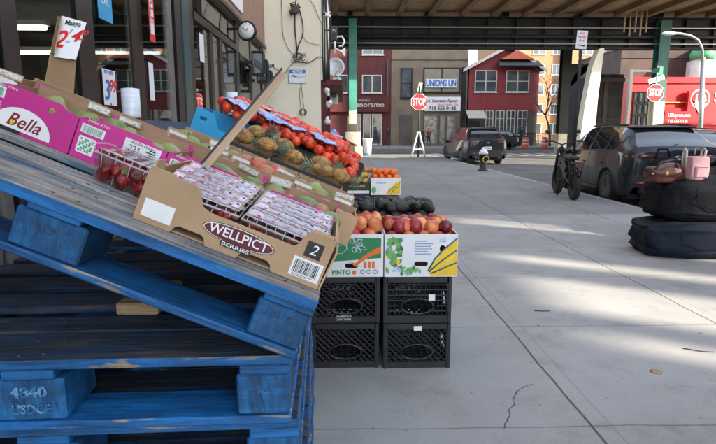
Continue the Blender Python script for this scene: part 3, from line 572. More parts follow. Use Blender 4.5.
# ================================================================ PALLETS
PW, PD, PH = 1.016, 1.2, .144      # x (front), y, height
def make_pallet(label, top='dark_wood', edge='blue_chip', h=PH):
    t = thing('wooden_pallet', label, 'pallet', group='stacked blue pallets')
    k = h / .144; zb = .018 * k; zt = h - .02 * k; zs = zt - .02 * k
    ys = [0, .16, .335, .51, .685, .86, 1.055]; ws = [.145, .1, .12, .12, .12, .1, .145]
    for j, (y, w_) in enumerate(zip(ys, ws)):
        b = MB(); b.box((0, y + .002, zt + .0005), (PW, y + w_, h), edge if j in (0, 6) else top, bev=.003, mtop=top)
        for xn in (.03, .07, PW / 2 - .03, PW / 2 + .02, PW - .07, PW - .03):
            for yn in (.25, .72): cxn, cyn = xn + random.uniform(-.006, .006), y + w_ * yn + random.uniform(-.008, .008); b.lathe([(0, 0), (.0042, 0), (.0036, .0008), (0, .0008)], 'bark', 8, Matrix.Translation((cxn, cyn, h)))
        for q_ in range(3):
            xs_, ys_ = random.uniform(.02, PW - .3), y + w_ * random.uniform(.2, .8); ln_ = random.uniform(.06, .22); b.poly([(xs_, ys_, h + .0004), (xs_ + ln_ * .5, ys_ + .0012, h + .0004), (xs_ + ln_, ys_ + .001, h + .0004), (xs_ + ln_ * .5, ys_ - .0008, h + .0004)], 'black')
        o = b.build('deck_board', t)
    for x in (0, PW / 2 - .05, PW - .1):
        b = MB(); b.box((x, .003, zs + .0005), (x + .1, PD - .003, zt), 'blue_wood', bev=.002); b.build('stringer', t)
        for j, y in enumerate((0.006, PD / 2 - .07, PD - .146)):
            wx = .1 if x else .1
            x0, x1 = (x, x + .1) if x == 0 else ((x - .02, x + .12) if x < .6 else (x - .01, x + .1))
            if x == 0: x1 = x + .12
            b = MB(); b.box((x0 + .003, y, zb + .0005), (x1 - .003, y + .14, zs), 'end_grain', bev=.004)
            if j == 0:
                cx_, cz_ = (x0 + x1) / 2 + random.uniform(-.02, .02), (zb + zs) / 2 + random.uniform(-.02, .02)
                for q_ in range(9):
                    a_ = random.uniform(0, 2 * PI); l0, l1 = random.uniform(.004, .015), random.uniform(.022, .045)
                    A_ = Vector((cx_ + math.cos(a_) * l0, y - .0004, cz_ + math.sin(a_) * l0)); B_ = Vector((cx_ + math.cos(a_ + .08) * l1, y - .0004, cz_ + math.sin(a_ + .08) * l1))
                    B_.x = max(x0 + .008, min(x1 - .008, B_.x)); B_.z = max(zb + .006, min(zs - .006, B_.z)); pn = Vector((-math.sin(a_), 0, math.cos(a_))) * .0007
                    b.poly([A_ - pn, B_, A_ + pn], 'black')
            b.build('block', t)
    for j, (y, w_) in enumerate(((0, .12), (PD / 2 - .06, .12), (PD - .12, .12))):
        b = MB(); b.box((0, y, 0), (PW, y + w_, zb), 'blue_chip', bev=.003, mtop='blue_wood'); b.build('bottom_board', t)
    for x in (0, PW - .1):
        for y0, y1 in ((.122, PD / 2 - .062), (PD / 2 + .062, PD - .122)):
            b = MB(); b.box((x, y0, 0), (x + .1, y1, zb), 'blue_chip', bev=.003, mtop='blue_wood'); b.build('bottom_board', t)
    return t
pal = make_pallet('chipped blue wooden pallet, second from the top under the steeply tilted one')
n_lab = ['blue pallet lowest on the ground under the fruit display', 'blue pallet second up from the ground', 'blue pallet third up from the ground', 'blue pallet with its lower block at the bottom edge of the picture', 'blue pallet just below the one stencilled 4840', 'flat blue pallet with stencilled block, directly under the tilted pallet']
offs = [(.02, .01, 1), (-.01, 0, -.8), (.015, .01, .6), (.03, .012, 1.6), (.014, .0, .8), (0, 0, 0)]
XL = -.11 - PW
for k in range(6):
    o = pal if k == 5 else copy_tree(pal)
    place(o, (XL + offs[k][0], .978 + offs[k][1], .144 * k), (0, 0, R(1.5 + offs[k][2])), n_lab[k])
text('4840', .03, pm('faded_stencil', (.10, .27, .45), (.01, .09, .24), 90, .7, lo=.45, hi=.6), pal, (PW / 2 + .0, .0035, .078), width=.07, weight=.0012)
text('USDCE', .026, bpy.data.materials['faded_stencil'], pal, (PW / 2 + .002, .0035, .043), width=.075, weight=.001)
TH = R(22.5)
SO_ = Vector((-.05, 0, .985)); SN = Vector((math.sin(TH), 0, math.cos(TH))); SU = Vector((-math.cos(TH), 0, math.sin(TH)))
def S(s, y, n=0): return SO_ + SU * s + SN * n + Vector((0, y, 0))
HT = .128
tp = make_pallet('tilted blue pallet with worn grey deck holding the berry and mango boxes', top='worn_wood', edge='worn_wood', h=HT)
place(tp, S(PW, .978, -HT), (0, TH, 0))
# blue painted front edge of the deck
b = MB(); b.box((0, -.003, HT - .0215), (PW, .0, HT - .001), 'blue_wood', bev=.0008); b.build('paint_edge', tp)
# scrap block between the pallets
p = at(150, 311, 1.32); b = MB(); b.box((-.055, -.1, 0), (.045, .1, .03), 'raw_wood', bev=.003); tag(b.build('wood_offcut', loc=(p.x, 1.35, .866)), 'pale wood offcut wedged between the flat and the tilted pallet', 'wood block')

# ================================================================ MILK CRATES
def lattice(b, T, w_, h_, kind, m='crate'):
    old = b.T; b.T = old @ T; r = .005
    b.box((-w_ / 2, -.004, 0), (w_ / 2, .004, .035), m); b.box((-w_ / 2, -.006, h_ - .03), (w_ / 2, .006, h_), m)
    for s_ in (-1, 1): b.box((s_ * w_ / 2 - .012, -.006, .0), (s_ * w_ / 2 + .012, .006, h_), m)
    z0, z1 = .036, h_ - .031
    def clip(x0, z_0, x1, z_1):
        # handle opening: skip bars inside
        n = 10
        for i in range(n):
            ax, az = x0 + (x1 - x0) * i / n, z_0 + (z_1 - z_0) * i / n; bx, bz = x0 + (x1 - x0) * (i + 1) / n, z_0 + (z_1 - z_0) * (i + 1) / n
            mx, mz = (ax + bx) / 2, (az + bz) / 2
            if abs(mx) > w_ / 2: continue
            if (mx / (w_ * .26)) ** 2 + ((mz - h_ * .36) / (h_ * .17)) ** 2 < 1: continue
            b.tube([(ax, 0, az), (bx, 0, bz)], .0042, m, 4, smooth=False, cap=False)
    if kind == 'diag':
        k = -w_ / 2 - (z1 - z0)
        while k < w_ / 2:
            clip(k, z0, k + (z1 - z0), z1); k += .034
        k = -w_ / 2
        while k < w_ / 2 + (z1 - z0): clip(k, z0, k - (z1 - z0), z1); k += .034 if kind else 1
    else:
        k = -w_ / 2
        while k < w_ / 2: clip(k, z0, k, z1); k += .024
        k = z0
        while k < z1: clip(-w_ / 2, k, w_ / 2, k); k += .03
    # handle rim
    b.tube([(w_ * .26 * math.cos(a * PI / 8), 0, h_ * .36 + h_ * .17 * math.sin(a * PI / 8)) for a in range(17)], .006, m, 5, cap=False)
    b.T = old
def make_crate(label, kind):
    t = thing('milk_crate', label, 'milk crate', group='black milk crates'); W_, H_ = .363, .258
    b = MB()
    for a in range(4): lattice(b, Matrix.Rotation(a * PI / 2, 4, 'Z') @ Matrix.Translation((0, -W_ / 2 + .006, 0)), W_ - .014, H_, kind)
    b.build('lattice_wall', t)
    b = MB(); 
    for k in range(9): b.box((-W_ / 2 + .01, -W_ / 2 + .02 + k * .04, .004), (W_ / 2 - .01, -W_ / 2 + .03 + k * .04, .01), 'crate')
    for k in range(9): b.box((-W_ / 2 + .02 + k * .04, -W_ / 2 + .01, .0105), (-W_ / 2 + .03 + k * .04, W_ / 2 - .01, .0165), 'crate')
    b.build('crate_bottom', t); return t
cA = make_crate('upper diagonal lattice milk crate of the stack under the green peach box', 'diag')
cB = make_crate('upper square grid milk crate of the stack under the yellow squash box', 'grid')
def crate(src, x, y, z, rz, lb, first=False):
    o = src if first else copy_tree(src); return place(o, (x, y, z), (0, 0, R(rz)), lb)
crate(cA, 0, 3.015, .262, 0.6, None, True); crate(cA, -.002, 3.012, 0, 0, 'bottom milk crate on the sidewalk under the green peach box')
crate(cB, .396, 3.005, .262, -.5, None, True); c4 = crate(cA, .394, 3.0, 0, .4, 'bottom milk crate on the sidewalk under the yellow squash box, with a white sticker')
text('PROPERTY OF\nDAIRY FARMS', .016, 'whitep', cA, (-.01, -.1885, .03), width=.08)
b = MB(); b.box((-.02, -.189, .222), (.025, -.1875, .248), 'label'); b.build('sticker', c4)
b = MB(); b.box((.06, -.189, .13), (.095, -.1875, .165), 'label'); b.build('sticker', cB)
ci = 0
BL = ['milk crate behind the left front stack, upper one', 'milk crate behind the left front stack, on the ground', 'milk crate behind the right front stack, upper one', 'milk crate behind the right front stack, on the ground',
      'upper milk crate under the distant black mango box', 'ground milk crate under the distant black mango box', 'upper milk crate under the distant white citrus box', 'ground milk crate under the distant white citrus box']
for (x, y) in ((-.02, 3.42), (.38, 3.42), (.10, 6.9), (.49, 6.9)):
    for z in (.262, 0):
        crate(cA if ci % 2 else cB, x, y, z, random.uniform(-2, 2), BL[ci]); ci += 1
b = MB(); b.box((-.16, -.05, 0), (.16, .05, .068), 'raw_wood', bev=.003); tag(b.build('wood_offcut', loc=(-1.08, 1.15, .8655)), 'long wood offcut lying under the crate that props the tilted pallet', 'wood block')
crate(cB, -1.08, 1.15, .934, 0, 'milk crate hidden in the dark propping up the tilted pallet')

# ================================================================ BOXES
def slopebox(name, label, cat, s, y, w_, d, group=None, n=0.001):
    """root at the middle of the box's base, on the slope; s = slope position of its centre, y = front"""
    p = S(s, y + d / 2, n); return thing(name, label, cat, p, (0, TH, 0), group)
def carton(t, w_, d, h, mo, mi_, th=.004, front=None, holes=(), fname='front_panel', side_h=None, back_h=None):
    front = front or [(-w_ / 2, 0), (w_ / 2, 0), (w_ / 2, h), (-w_ / 2, h)]
    shape(fname, [front] + [list(h_) for h_ in holes], mo, th, t, (0, -d / 2 + th / 2, 0))
    b = MB(); sh = side_h or h
    b.box((-w_ / 2, -d / 2 + th + .0005, 0), (-w_ / 2 + th, d / 2 - th - .0005, sh), mo); b.build('side_panel', t)
    b = MB(); b.box((w_ / 2 - th, -d / 2 + th + .0005, 0), (w_ / 2, d / 2 - th - .0005, sh), mo); b.build('side_panel', t)
    b = MB(); b.box((-w_ / 2, d / 2 - th, 0), (w_ / 2, d / 2, back_h or h), mo); b.build('back_panel', t)
    b = MB(); b.box((-w_ / 2 + th, -d / 2 + th + .001, .001), (w_ / 2 - th, d / 2 - th - .001, .005), mi_); b.build('base_panel', t)
    # inner liner so the inside reads as raw card
    b = MB(); q = .0012
    b.poly([(-w_ / 2 + th + q, -d / 2 + th + q, .006), (-w_ / 2 + th + q, d / 2 - th - q, .006), (-w_ / 2 + th + q, d / 2 - th - q, sh - .0005), (-w_ / 2 + th + q, -d / 2 + th + q, sh - .0005)], mi_)
    b.poly([(w_ / 2 - th - q, -d / 2 + th + q, .006), (w_ / 2 - th - q, d / 2 - th - q, .006), (w_ / 2 - th - q, d / 2 - th - q, sh - .0005), (w_ / 2 - th - q, -d / 2 + th + q, sh - .0005)], mi_)
    bh = (back_h or h) - .0005
    b.poly([(-w_ / 2 + th + 2 * q, d / 2 - th - q, .006), (w_ / 2 - th - 2 * q, d / 2 - th - q, .006), (w_ / 2 - th - 2 * q, d / 2 - th - q, bh), (-w_ / 2 + th + 2 * q, d / 2 - th - q, bh)], mi_)
    b.build('liner', t)
# --- fruit prototypes (each moved to its first place, then copied)
PROTO = {}
def fruit_proto(key, name, cat, fn):
    PROTO[key] = dict(name=name, cat=cat, fn=fn, used=None)
def fruit(key, loc, label, group, rot=None, sc=1):
    P_ = PROTO[key]
    if P_['used'] is None:
        P_['used'] = P_['fn'](P_['name']); o = P_['used']; o['category'] = P_['cat']
    else: o = copy_tree(P_['used'])
    rot = rot or (random.uniform(0, 6), random.uniform(0, 6), random.uniform(0, 6))
    o.location = loc; o.rotation_euler = rot; s_ = sc * random.uniform(.93, 1.06); o.scale = (s_, s_, s_)
    o['label'] = label; o['group'] = group
    return o
def round_fruit(m, r, squash=.93, dim=.15, nu=20, nv=14, jit=.06, stem='leaf'):
    def fn(name):
        b = MB(); prof = []
        for k in range(nv + 1):
            th = PI * k / nv; rr = r * math.sin(th); z = -r * math.cos(th) * squash
            z *= 1 - dim * math.exp(-(rr / (r * .35)) ** 2)
            prof.append((rr, z))
        b.lathe(prof, m, nu)
        for v in b.bm.verts: v.co *= 1 + jit * noise.noise(v.co * (1.1 / r))
        if stem:
            for k in range(5):
                a = k * 2 * PI / 5; c, s_ = math.cos(a), math.sin(a); z = r * squash * .86
                b.poly([(-s_ * r * .06, c * r * .06, z), (c * r * .32, s_ * r * .32, z + r * .08), (s_ * r * .06, -c * r * .06, z)], stem)
        return b.build(name)
    return fn
fruit_proto('tomato', 'tomato', 'tomato', round_fruit('tomato', .029))
fruit_proto('peach', 'peach', 'peach', round_fruit('peach', .043, .95, .2, stem=None))
fruit_proto('nect', 'nectarine', 'nectarine', round_fruit('nect', .041, .97, .2, stem=None))
fruit_proto('orange', 'orange', 'orange', round_fruit('orange', .042, .96, .05, stem=None, jit=.02))
def oval_fruit(m, rx, ry, rz, jit=.12, stalk=True):
    def fn(name):
        b = MB(); b.sph((0, 0, 0), (rx, ry, rz), m, 20, 14, jit=jit)
        for v in b.bm.verts: f = 1 - .22 * (v.co.z / rz); v.co.x *= f; v.co.y *= f; v.co.x += .12 * rx * math.sin(v.co.z / rz * 1.4)
        if stalk: b.tube([(0, 0, rz * .96), (0, .002, rz * 1.06)], .003, 'bark', 5)
        return b.build(name)
    return fn
fruit_proto('avo', 'avocado', 'avocado', oval_fruit('avo', .034, .034, .052))
fruit_proto('mango', 'mango', 'mango', oval_fruit('mangof', .033, .027, .044))
fruit_proto('mangoy', 'mango', 'mango', oval_fruit('mangoy', .034, .028, .044))
fruit_proto('mangor', 'mango', 'mango', oval_fruit('mangor', .033, .028, .042))
fruit_proto('mangobig', 'mango', 'mango', oval_fruit('mangoy', .045, .04, .06))
def strawberry(name):
    b = MB(); b.lathe([(0, -.025), (.004, -.023), (.009, -.014), (.0135, -.002), (.0155, .007), (.012, .0135), (.004, .0145), (0, .0145)], 'straw', 14)
    for k in range(7):
        a = k * 2 * PI / 7; c, s_ = math.cos(a), math.sin(a); b.poly([(-s_ * .0022, c * .0022, .0148), (c * .0085, s_ * .0085, .0150 + .0015 * (k % 2)), (s_ * .0022, -c * .0022, .0148)], 'leaf')
    b.tube([(0, 0, .014), (.001, 0, .020)], .001, 'leaf', 5)
    return b.build(name)
fruit_proto('straw', 'strawberry', 'strawberry', strawberry)
def pineapple(name):
    t = bpy.data.objects.new(name, None); COL.objects.link(t)
    b = MB(); rows, cols = 11, 14; L = .15; Rm = .052; ii = b.mi(M_PINE)
    core = [(Rm * .9 * math.sin(PI * (k + .3) / 12.6) ** .6, -L / 2 + L * k / 12) for k in range(13)]; b.lathe(core, M_PINE, 20)
    for r_ in range(rows):
        z = -L / 2 + L * (r_ + .5) / rows; rad = Rm * math.sin(PI * (r_ + .8) / (rows + .6)) ** .55
        for c in range(cols):
            a = 2 * PI * (c + .5 * (r_ % 2)) / cols; T = Matrix.Rotation(a, 4, 'Z') @ Matrix.Translation((rad * .93, 0, z)); q = L / rows * .62; w_ = rad * PI / cols * 1.0
            p4 = [T @ Vector(v) for v in ((0, -w_, 0), (0, 0, -q), (0, w_, 0), (0, 0, q))]; top = T @ Vector((.0035, 0, .001))
            for i in range(4): b.poly([p4[i], p4[(i + 1) % 4], top], M_PINE)
    b.build('fruit_body', t)
    b = MB()
    for k in range(46):
        a = k * 2.399; el = .15 + .9 * (k / 46); Ln = random.uniform(.10, .15) * (1 - .25 * k / 46); d = Vector((math.cos(a) * math.cos(el), math.sin(a) * math.cos(el), math.sin(el))); side = Vector((-math.sin(a), math.cos(a), 0))
        p0 = Vector((0, 0, L / 2 - .004 + .025 * k / 46)) + d * .006; p1 = p0 + d * Ln * .55 + Vector((0, 0, .01)); p2 = p0 + d * Ln + Vector((0, 0, -.006))
        b.poly([p0 - side * .006, p1 - side * .0055, p1 + side * .0055, p0 + side * .006], 'pine_leaf'); b.poly([p1 - side * .0055, p2, p1 + side * .0055], 'pine_leaf')
    b.build('crown', t); return t
M_PINE = pm('pineapple_skin', (.52, .28, .08), (.20, .13, .05), 30, .6, lo=.4, hi=.6, rvar=.2)
fruit_proto('pine', 'pineapple', 'pineapple', pineapple)

# --- strawberry flat (front, lower right corner of the tilted pallet)
FW, FD, FH = .385, .27, .082
wf = slopebox('strawberry_flat', 'brown cardboard berry flat with maroon oval mark at the low pallet corner', 'fruit box', .2, 1.04, FW, FD)
hw = FW / 2; hh = .108
def arc(x0, z0, x1, z1, k, n=6): return [(x0 + (x1 - x0) * i / n, z0 + (z1 - z0) * i / n + k * math.sin(PI * i / n)) for i in range(n + 1)]
front = [(-hw, 0), (-hw + .075, 0), (-hw + .082, .014), (-hw + .088, .018), (-hw + .135, .018), (-hw + .142, .012), (-hw + .147, 0), (-hw + .212, 0), (-hw + .217, .012), (-hw + .224, .018), (-hw + .272, .018), (-hw + .28, .012), (-hw + .285, 0), (hw, 0),
         (hw, .098), (hw - .004, .105), (hw - .05, .105), (hw - .06, .100), (hw - .068, .074), (hw - .075, .066), (-hw + .135, .066), (-hw + .118, .072), (-hw + .105, .098), (-hw + .095, .105), (-hw + .004, .105), (-hw, .100)]
carton(wf, FW, FD, .066, 'card', 'card_in', .004, front, side_h=.105, back_h=.1)
b = MB(); b.box((-hw + .002, -FD / 2 + .0045, .006), (-hw + .05, -FD / 2 + .007, .110), 'card'); b.build('corner_flap', wf); b = MB(); b.box((hw - .05, -FD / 2 + .0045, .006), (hw - .006, -FD / 2 + .007, .112), 'card'); b.build('corner_flap', wf)
b = MB(); b.box((-hw + .006, -FD / 2 + .008, .1), (-hw + .009, -FD / 2 + .06, .122), 'card', R_=Matrix.Rotation(R(-8), 3, 'Y')); b.build('corner_flap', wf)
b = MB(); b.box((hw + .002, -FD / 2 + .005, -.055), (hw + .006, FD / 2 - .03, .085), 'card', R_=Matrix.Rotation(R(4), 3, 'Y')); b.build('end_flap', wf)
yf = -FD / 2
CX = .012; CZ = .040
shape('brand_mark', [ell(CX, CZ, .0745, .0190, 40)], 'black', .0006, wf, (0, yf - .0004, 0))
shape('brand_mark', [ell(CX, CZ, .0725, .0176, 40)], 'whitep', .0004, wf, (0, yf - .0010, 0))
shape('brand_mark', [ell(CX, CZ, .0705, .0162, 40)], 'maroonp', .0004, wf, (0, yf - .0015, 0))
text('WELLPICT', .024, 'whitep', wf, (CX, yf - .0022, CZ + .001), width=.122, weight=.0003, depth=.0004, sy=1.1)
shape('brand_mark', [rrect(CX, CZ - .0205, .062, .011, .003)], 'black', .0004, wf, (0, yf - .0020, 0))
text('BERRIES', .0105, 'whitep', wf, (CX, yf - .0026, CZ - .0205), width=.056, weight=.0001, depth=.0003)
b = MB(); b.box((-hw + .012, yf - .001, .012), (-hw + .072, yf - .0001, .048), 'label', bev=.0002); b.build('blank_label', wf)
b = MB(); b.box((hw - .052, yf - .001, .056), (hw - .018, yf - .0001, .088), 'black'); b.build('number_patch', wf)
text('2', .030, 'whitep', wf, (hw - .035, yf - .0014, .072), depth=.0003, shear=.2)
barcode(wf, hw - .036, .030, .062, .040, yf)
# clamshells inside the flat: clear tub, ribbed lid, printed label on the lid
def make_clam(label, lw, ld, lh):
    t = thing('berry_clamshell', label, 'clamshell box', group='berry clamshells in the flat')
    b = MB(); k = .88; x, y = lw / 2, ld / 2
    lo = [(-x * k, -y * k, 0), (x * k, -y * k, 0), (x * k, y * k, 0), (-x * k, y * k, 0)]; hi = [(-x, -y, lh), (x, -y, lh), (x, y, lh), (-x, y, lh)]
    b.poly(lo, 'plastic')
    for i in range(4): b.poly([lo[i], lo[(i + 1) % 4], hi[(i + 1) % 4], hi[i]], 'plastic')
    n = 5
    for i in range(n):
        xx = -x + lw * (i + .5) / n; b.tube([(xx * k, -y * k - .001, .003), (xx, -y - .001, lh)], .0010, 'rimp', 4); b.tube([(xx * k, y * k + .001, .003), (xx, y + .001, lh)], .0010, 'rimp', 4)
    b.build('tub', t)
    b = MB(); z = lh + .001
    b.tube([(-x, -y, z), (x, -y, z), (x, y, z), (-x, y, z), (-x, -y, z)], .0022, 'rimp', 6)
    G_ = [[b._v((-x + .004 + (lw - .008) * i / 16, -y + .004 + (ld - .008) * j / 5, z + .008 + .004 * math.sin(PI * i / 16) * math.sin(PI * j / 5) + .0015 * math.sin(i * 2.4))) for j in range(6)] for i in range(17)]
    for i in range(16):
        for j in range(5): f = b.bm.faces.new((G_[i][j], G_[i + 1][j], G_[i + 1][j + 1], G_[i][j + 1])); f.material_index = b.mi('plastic')
    for i in range(9):
        xx = -x + .01 + (lw - .02) * i / 8; b.tube([(xx, -y + .002, z), (xx, -y + .006, z + .009)], .0012, 'rimp', 4); b.tube([(xx, y - .002, z), (xx, y - .006, z + .009)], .0012, 'rimp', 4)
    for yy in (-y * .86, y * .86): b.tube([(-x + .004, yy, z + .010), (x - .004, yy, z + .010)], .0016, 'rimp', 5)
    b.build('lid', t)
    return t
cl = make_clam('clear clamshell of strawberries in the flat', .178, .060, .062)
b = MB(); b.box((-.080, -.0155, .0722), (.080, .0195, .0727), pm('lid_label', (.66, .60, .68), (.50, .36, .50), 45, .3, lo=.4, hi=.6)); 
for k in range(5):
    for j in (-1, 1): b.lathe([(0, 0), (.0034, 0), (.0034, .0004), (0, .0004)], pm('berry_dot', (.05, .02, .05), (.25, .02, .06), 60, .4) if k + j < 0 else 'black', 10, Matrix.Translation((-.062 + k * .031 + .012 * (j > 0), j * .0075 + .001, .0729)))
b.box((-.078, -.0150, .0729), (.078, -.0125, .0731), 'pinkf'); b.box((-.060, .0135, .0729), (.05, .0150, .0731), 'maroonp'); b.build('lid_label', cl)
rows = ['front', 'second', 'third', 'rearmost']
first = True
for j in range(4):
    for i in (0, 1):
        o = cl if first else copy_tree(cl); first = False
        s_ = .2 + .092 * (1 if i == 0 else -1)
        place(o, S(s_, 1.04 + .049 + j * .061, .018 + .003 * random.random() + .006 * j), (random.uniform(.13, .24), TH + random.uniform(-.03, .03), random.uniform(-.03, .03)), f'{rows[j]} row clamshell in the upper left half of the flat' if i == 0 else f'{rows[j]} row clamshell in the lower right half of the flat')
        for q in range(11 if j == 0 else 4):
            fruit('straw', S(s_ + random.uniform(-.07, .07), 1.04 + .037 + j * .0635 + random.uniform(-.016, .004), .048 + random.uniform(0, .022)), 'red strawberry inside a clamshell of the cardboard flat', 'strawberries in the flat', sc=.95)
# --- loose clamshell on the deck
C2 = S(.478, 1.265, .001)
c2 = make_clam('clear clamshell of large strawberries standing on the worn deck left of the flat', .165, .13, .062)
c2['group'] = 'berry clamshells on the deck'
place(c2, C2, (0, TH, R(-3)))
b = MB(); b.tube([(-.09, -.05, .066), (-.1, -.06, .075), (-.105, .03, .07), (-.09, .05, .066)], .0022, 'rimp', 5); b.build('latch', c2)
for k in range(24):
    col = k % 6; fruit('straw', S(.478 + .062 - col * .0245 + random.uniform(-.004, .004), 1.265 - .046 + (k // 6) * .029 + random.uniform(-.005, .005), .026 + (0 if k % 2 else .02)), 'large red strawberry in the loose clamshell on the deck', 'strawberries in the loose clamshell', sc=1.32)
for k in range(6): fruit('straw', S(.478 + .055 - k * .022, 1.265 - .05, .022 + (k % 2) * .022), 'large red strawberry in the loose clamshell on the deck', 'strawberries in the loose clamshell', sc=1.32)
# --- wooden lath standing in the flat
q0 = at(190, 183, 1.31); q1 = at(283, 73, 1.36)
t = thing('wooden_lath', 'pale wooden lath with black edge slanting up out of the berry flat', 'stick', q0)
dv = (q1 - q0); Lr = dv.length; ax_ = dv.normalized(); ay_ = (q0 - Vector((0, 0, CAMH))); ay_ = (ay_ - ax_ * ay_.dot(ax_)).normalized(); az_ = ax_.cross(ay_)
rotq = Matrix((ax_, ay_, az_)).transposed().to_quaternion(); t.rotation_mode = 'QUATERNION'; t.rotation_quaternion = rotq
# make its broad side face the camera
b = MB(); b.box((0, -.004, -.012), (Lr, .004, .006), pm('pale_lath', (.50, .36, .25), (.40, .27, .18), 4, .6, stretch=(1, 12, 12), bump=.3), bev=.001); b.build('wood_strip', t)
b = MB(); b.box((0, -.0045, .0062), (Lr * 1.02, .0045, .0115), 'black', bev=.001); b.build('black_edge', t)

# --- row of magenta mango boxes
BW, BD, BH = .2205, .205, .108
def mbox_front():
    w2 = BW / 2
    return [(-w2, 0), (w2, 0), (w2, BH - .012), (w2 - .035, BH - .008), (w2 - .045, BH), (-w2 + .045, BH), (-w2 + .035, BH - .008), (-w2, BH - .012)]
GREEN = pm('bright_green_print', (.07, .36, .16), None, 5, .5)
BY = 1.345
centres = [.793, .569, .345, .121]
mlab = ['magenta mango box with a white dome and script brand, highest in the front row', 'magenta mango box with barcode and green square label, second down the front row', 'third magenta mango box down the front row, white label, behind the berry flat', 'magenta mango box lowest in the front row at the display corner']
for k, s_ in enumerate(centres):
    t = slopebox('mango_box', mlab[k], 'fruit box', s_, BY, BW, BD, 'magenta mango boxes')
    carton(t, BW, BD, BH, 'magenta', 'card_in', .004, mbox_front(), holes=[rrect(.045 if k == 0 else .03, .085, .018, .013, .006)], side_h=BH - .012)
    yq = -BD / 2
    if k == 0:
        shape('white_dome', [ell(-.01, .008, .072, .056, 24, 0, PI)], 'whitep', .0006, t, (0, yq - .0004, 0))
        text('Bella', .046, pm('wine_print', (.22, .01, .03), None, 3, .5), t, (-.008, yq - .0012, .030), width=.082, shear=.35, weight=.0004, depth=.0003)
        b = MB(); b.sph((-.035, yq - .001, .0235), (.006, .0006, .009), 'yellowp', 10, 6); b.build('logo_leaf', t)
        shape('vent_slot', [rrect(-.04, .0035, .06, .010, .003)], 'black', .0004, t, (0, yq - .0014, 0))
        barcode(t, -.088, .083, .04, .026, yq - .0001, extra=False, m=GREEN); text('Product of Peru', .010, 'whitep', t, (-.07, yq - .001, .101), width=.055, shear=.2)
        for i in range(3): b = MB(); b.box((-.105, yq - .0008, .058 - i * .006), (-.07, yq - .0002, .0595 - i * .006), 'whitep'); b.build('print_line', t)
    else:
        text('Product of Peru', .010, 'whitep', t, (-.063, yq - .001, .098), width=.055, shear=.2, depth=.0003)
        barcode(t, -.072, .076, .058, .022, yq - .0001, extra=False, m=GREEN)
        shape('code_square', [rrect(-.078, .036, .043, .042, .004)], 'whitep', .0004, t, (0, yq - .0003, 0))
        b = MB()
        for i in range(6):
            for j in range(6):
                if (i * 7 + j * 5 + k) % 3: b.box((-.095 + i * .0057, yq - .0009, .0195 + j * .0056), (-.0903 + i * .0057, yq - .0006, .0242 + j * .0056), GREEN)
        b.build('code_print', t)
        b = MB(); b.box((.006, yq - .0012, .052), (.098, yq - .0006, .094), 'label', bev=.0002); b.build('white_label', t)
        text('AZIZA FRESH', .009, 'black', t, (.052, yq - .0016, .088), width=.06, depth=.0002); text('221', .021, 'black', t, (.034, yq - .0016, .073), depth=.0002)
        b = MB()
        for i in range(4): b.box((.062 + .008 * (i % 2), yq - .0016, .064 + i * .006), (.085, yq - .0013, .067 + i * .006), 'black')
        b.box((.012, yq - .0016, .0565), (.055, yq - .0013, .058), 'black'); b.build('label_print', t)
    for sx in (-1, 1):
        if (k + (sx > 0)) % 2 == 0: continue
        x = sx * .068 + random.uniform(-.01, .01); hz = random.uniform(.006, .013); rz = Matrix.Rotation(R(random.uniform(-6, 6)), 3, 'Y') @ Matrix.Rotation(R(random.uniform(-12, 8)), 3, 'X')
        b = MB(); b.box((x - .032, BD / 2 - .016, BH - .01), (x + .032, BD / 2 - .013, BH + hz), 'card', R_=rz); b.box((x - .029, BD / 2 - .0175, BH - .007), (x + .029, BD / 2 - .0168, BH + hz - .002), 'printed', R_=rz); b.build('label_flap', t)
    for i in range(5):
        kx = (-.075, -.03, .015, .06, .09)[i]
        key = ('mangor' if k == 3 and i % 2 else 'mango') if k != 2 else ('mangoy' if i < 2 else 'mango')
        fruit(key, S(s_ - kx, BY + random.uniform(.05, .15), .070 + random.uniform(-.008, .010)), ['green mango in the highest magenta box', 'green mango in the second magenta box', 'green or yellow mango in the third magenta box', 'green or red mango in the lowest magenta box'][k], 'mangoes in the magenta boxes', rot=(R(90) + random.uniform(-.4, .4), random.uniform(-.3, .3), random.uniform(0, 6)), sc=1.05)
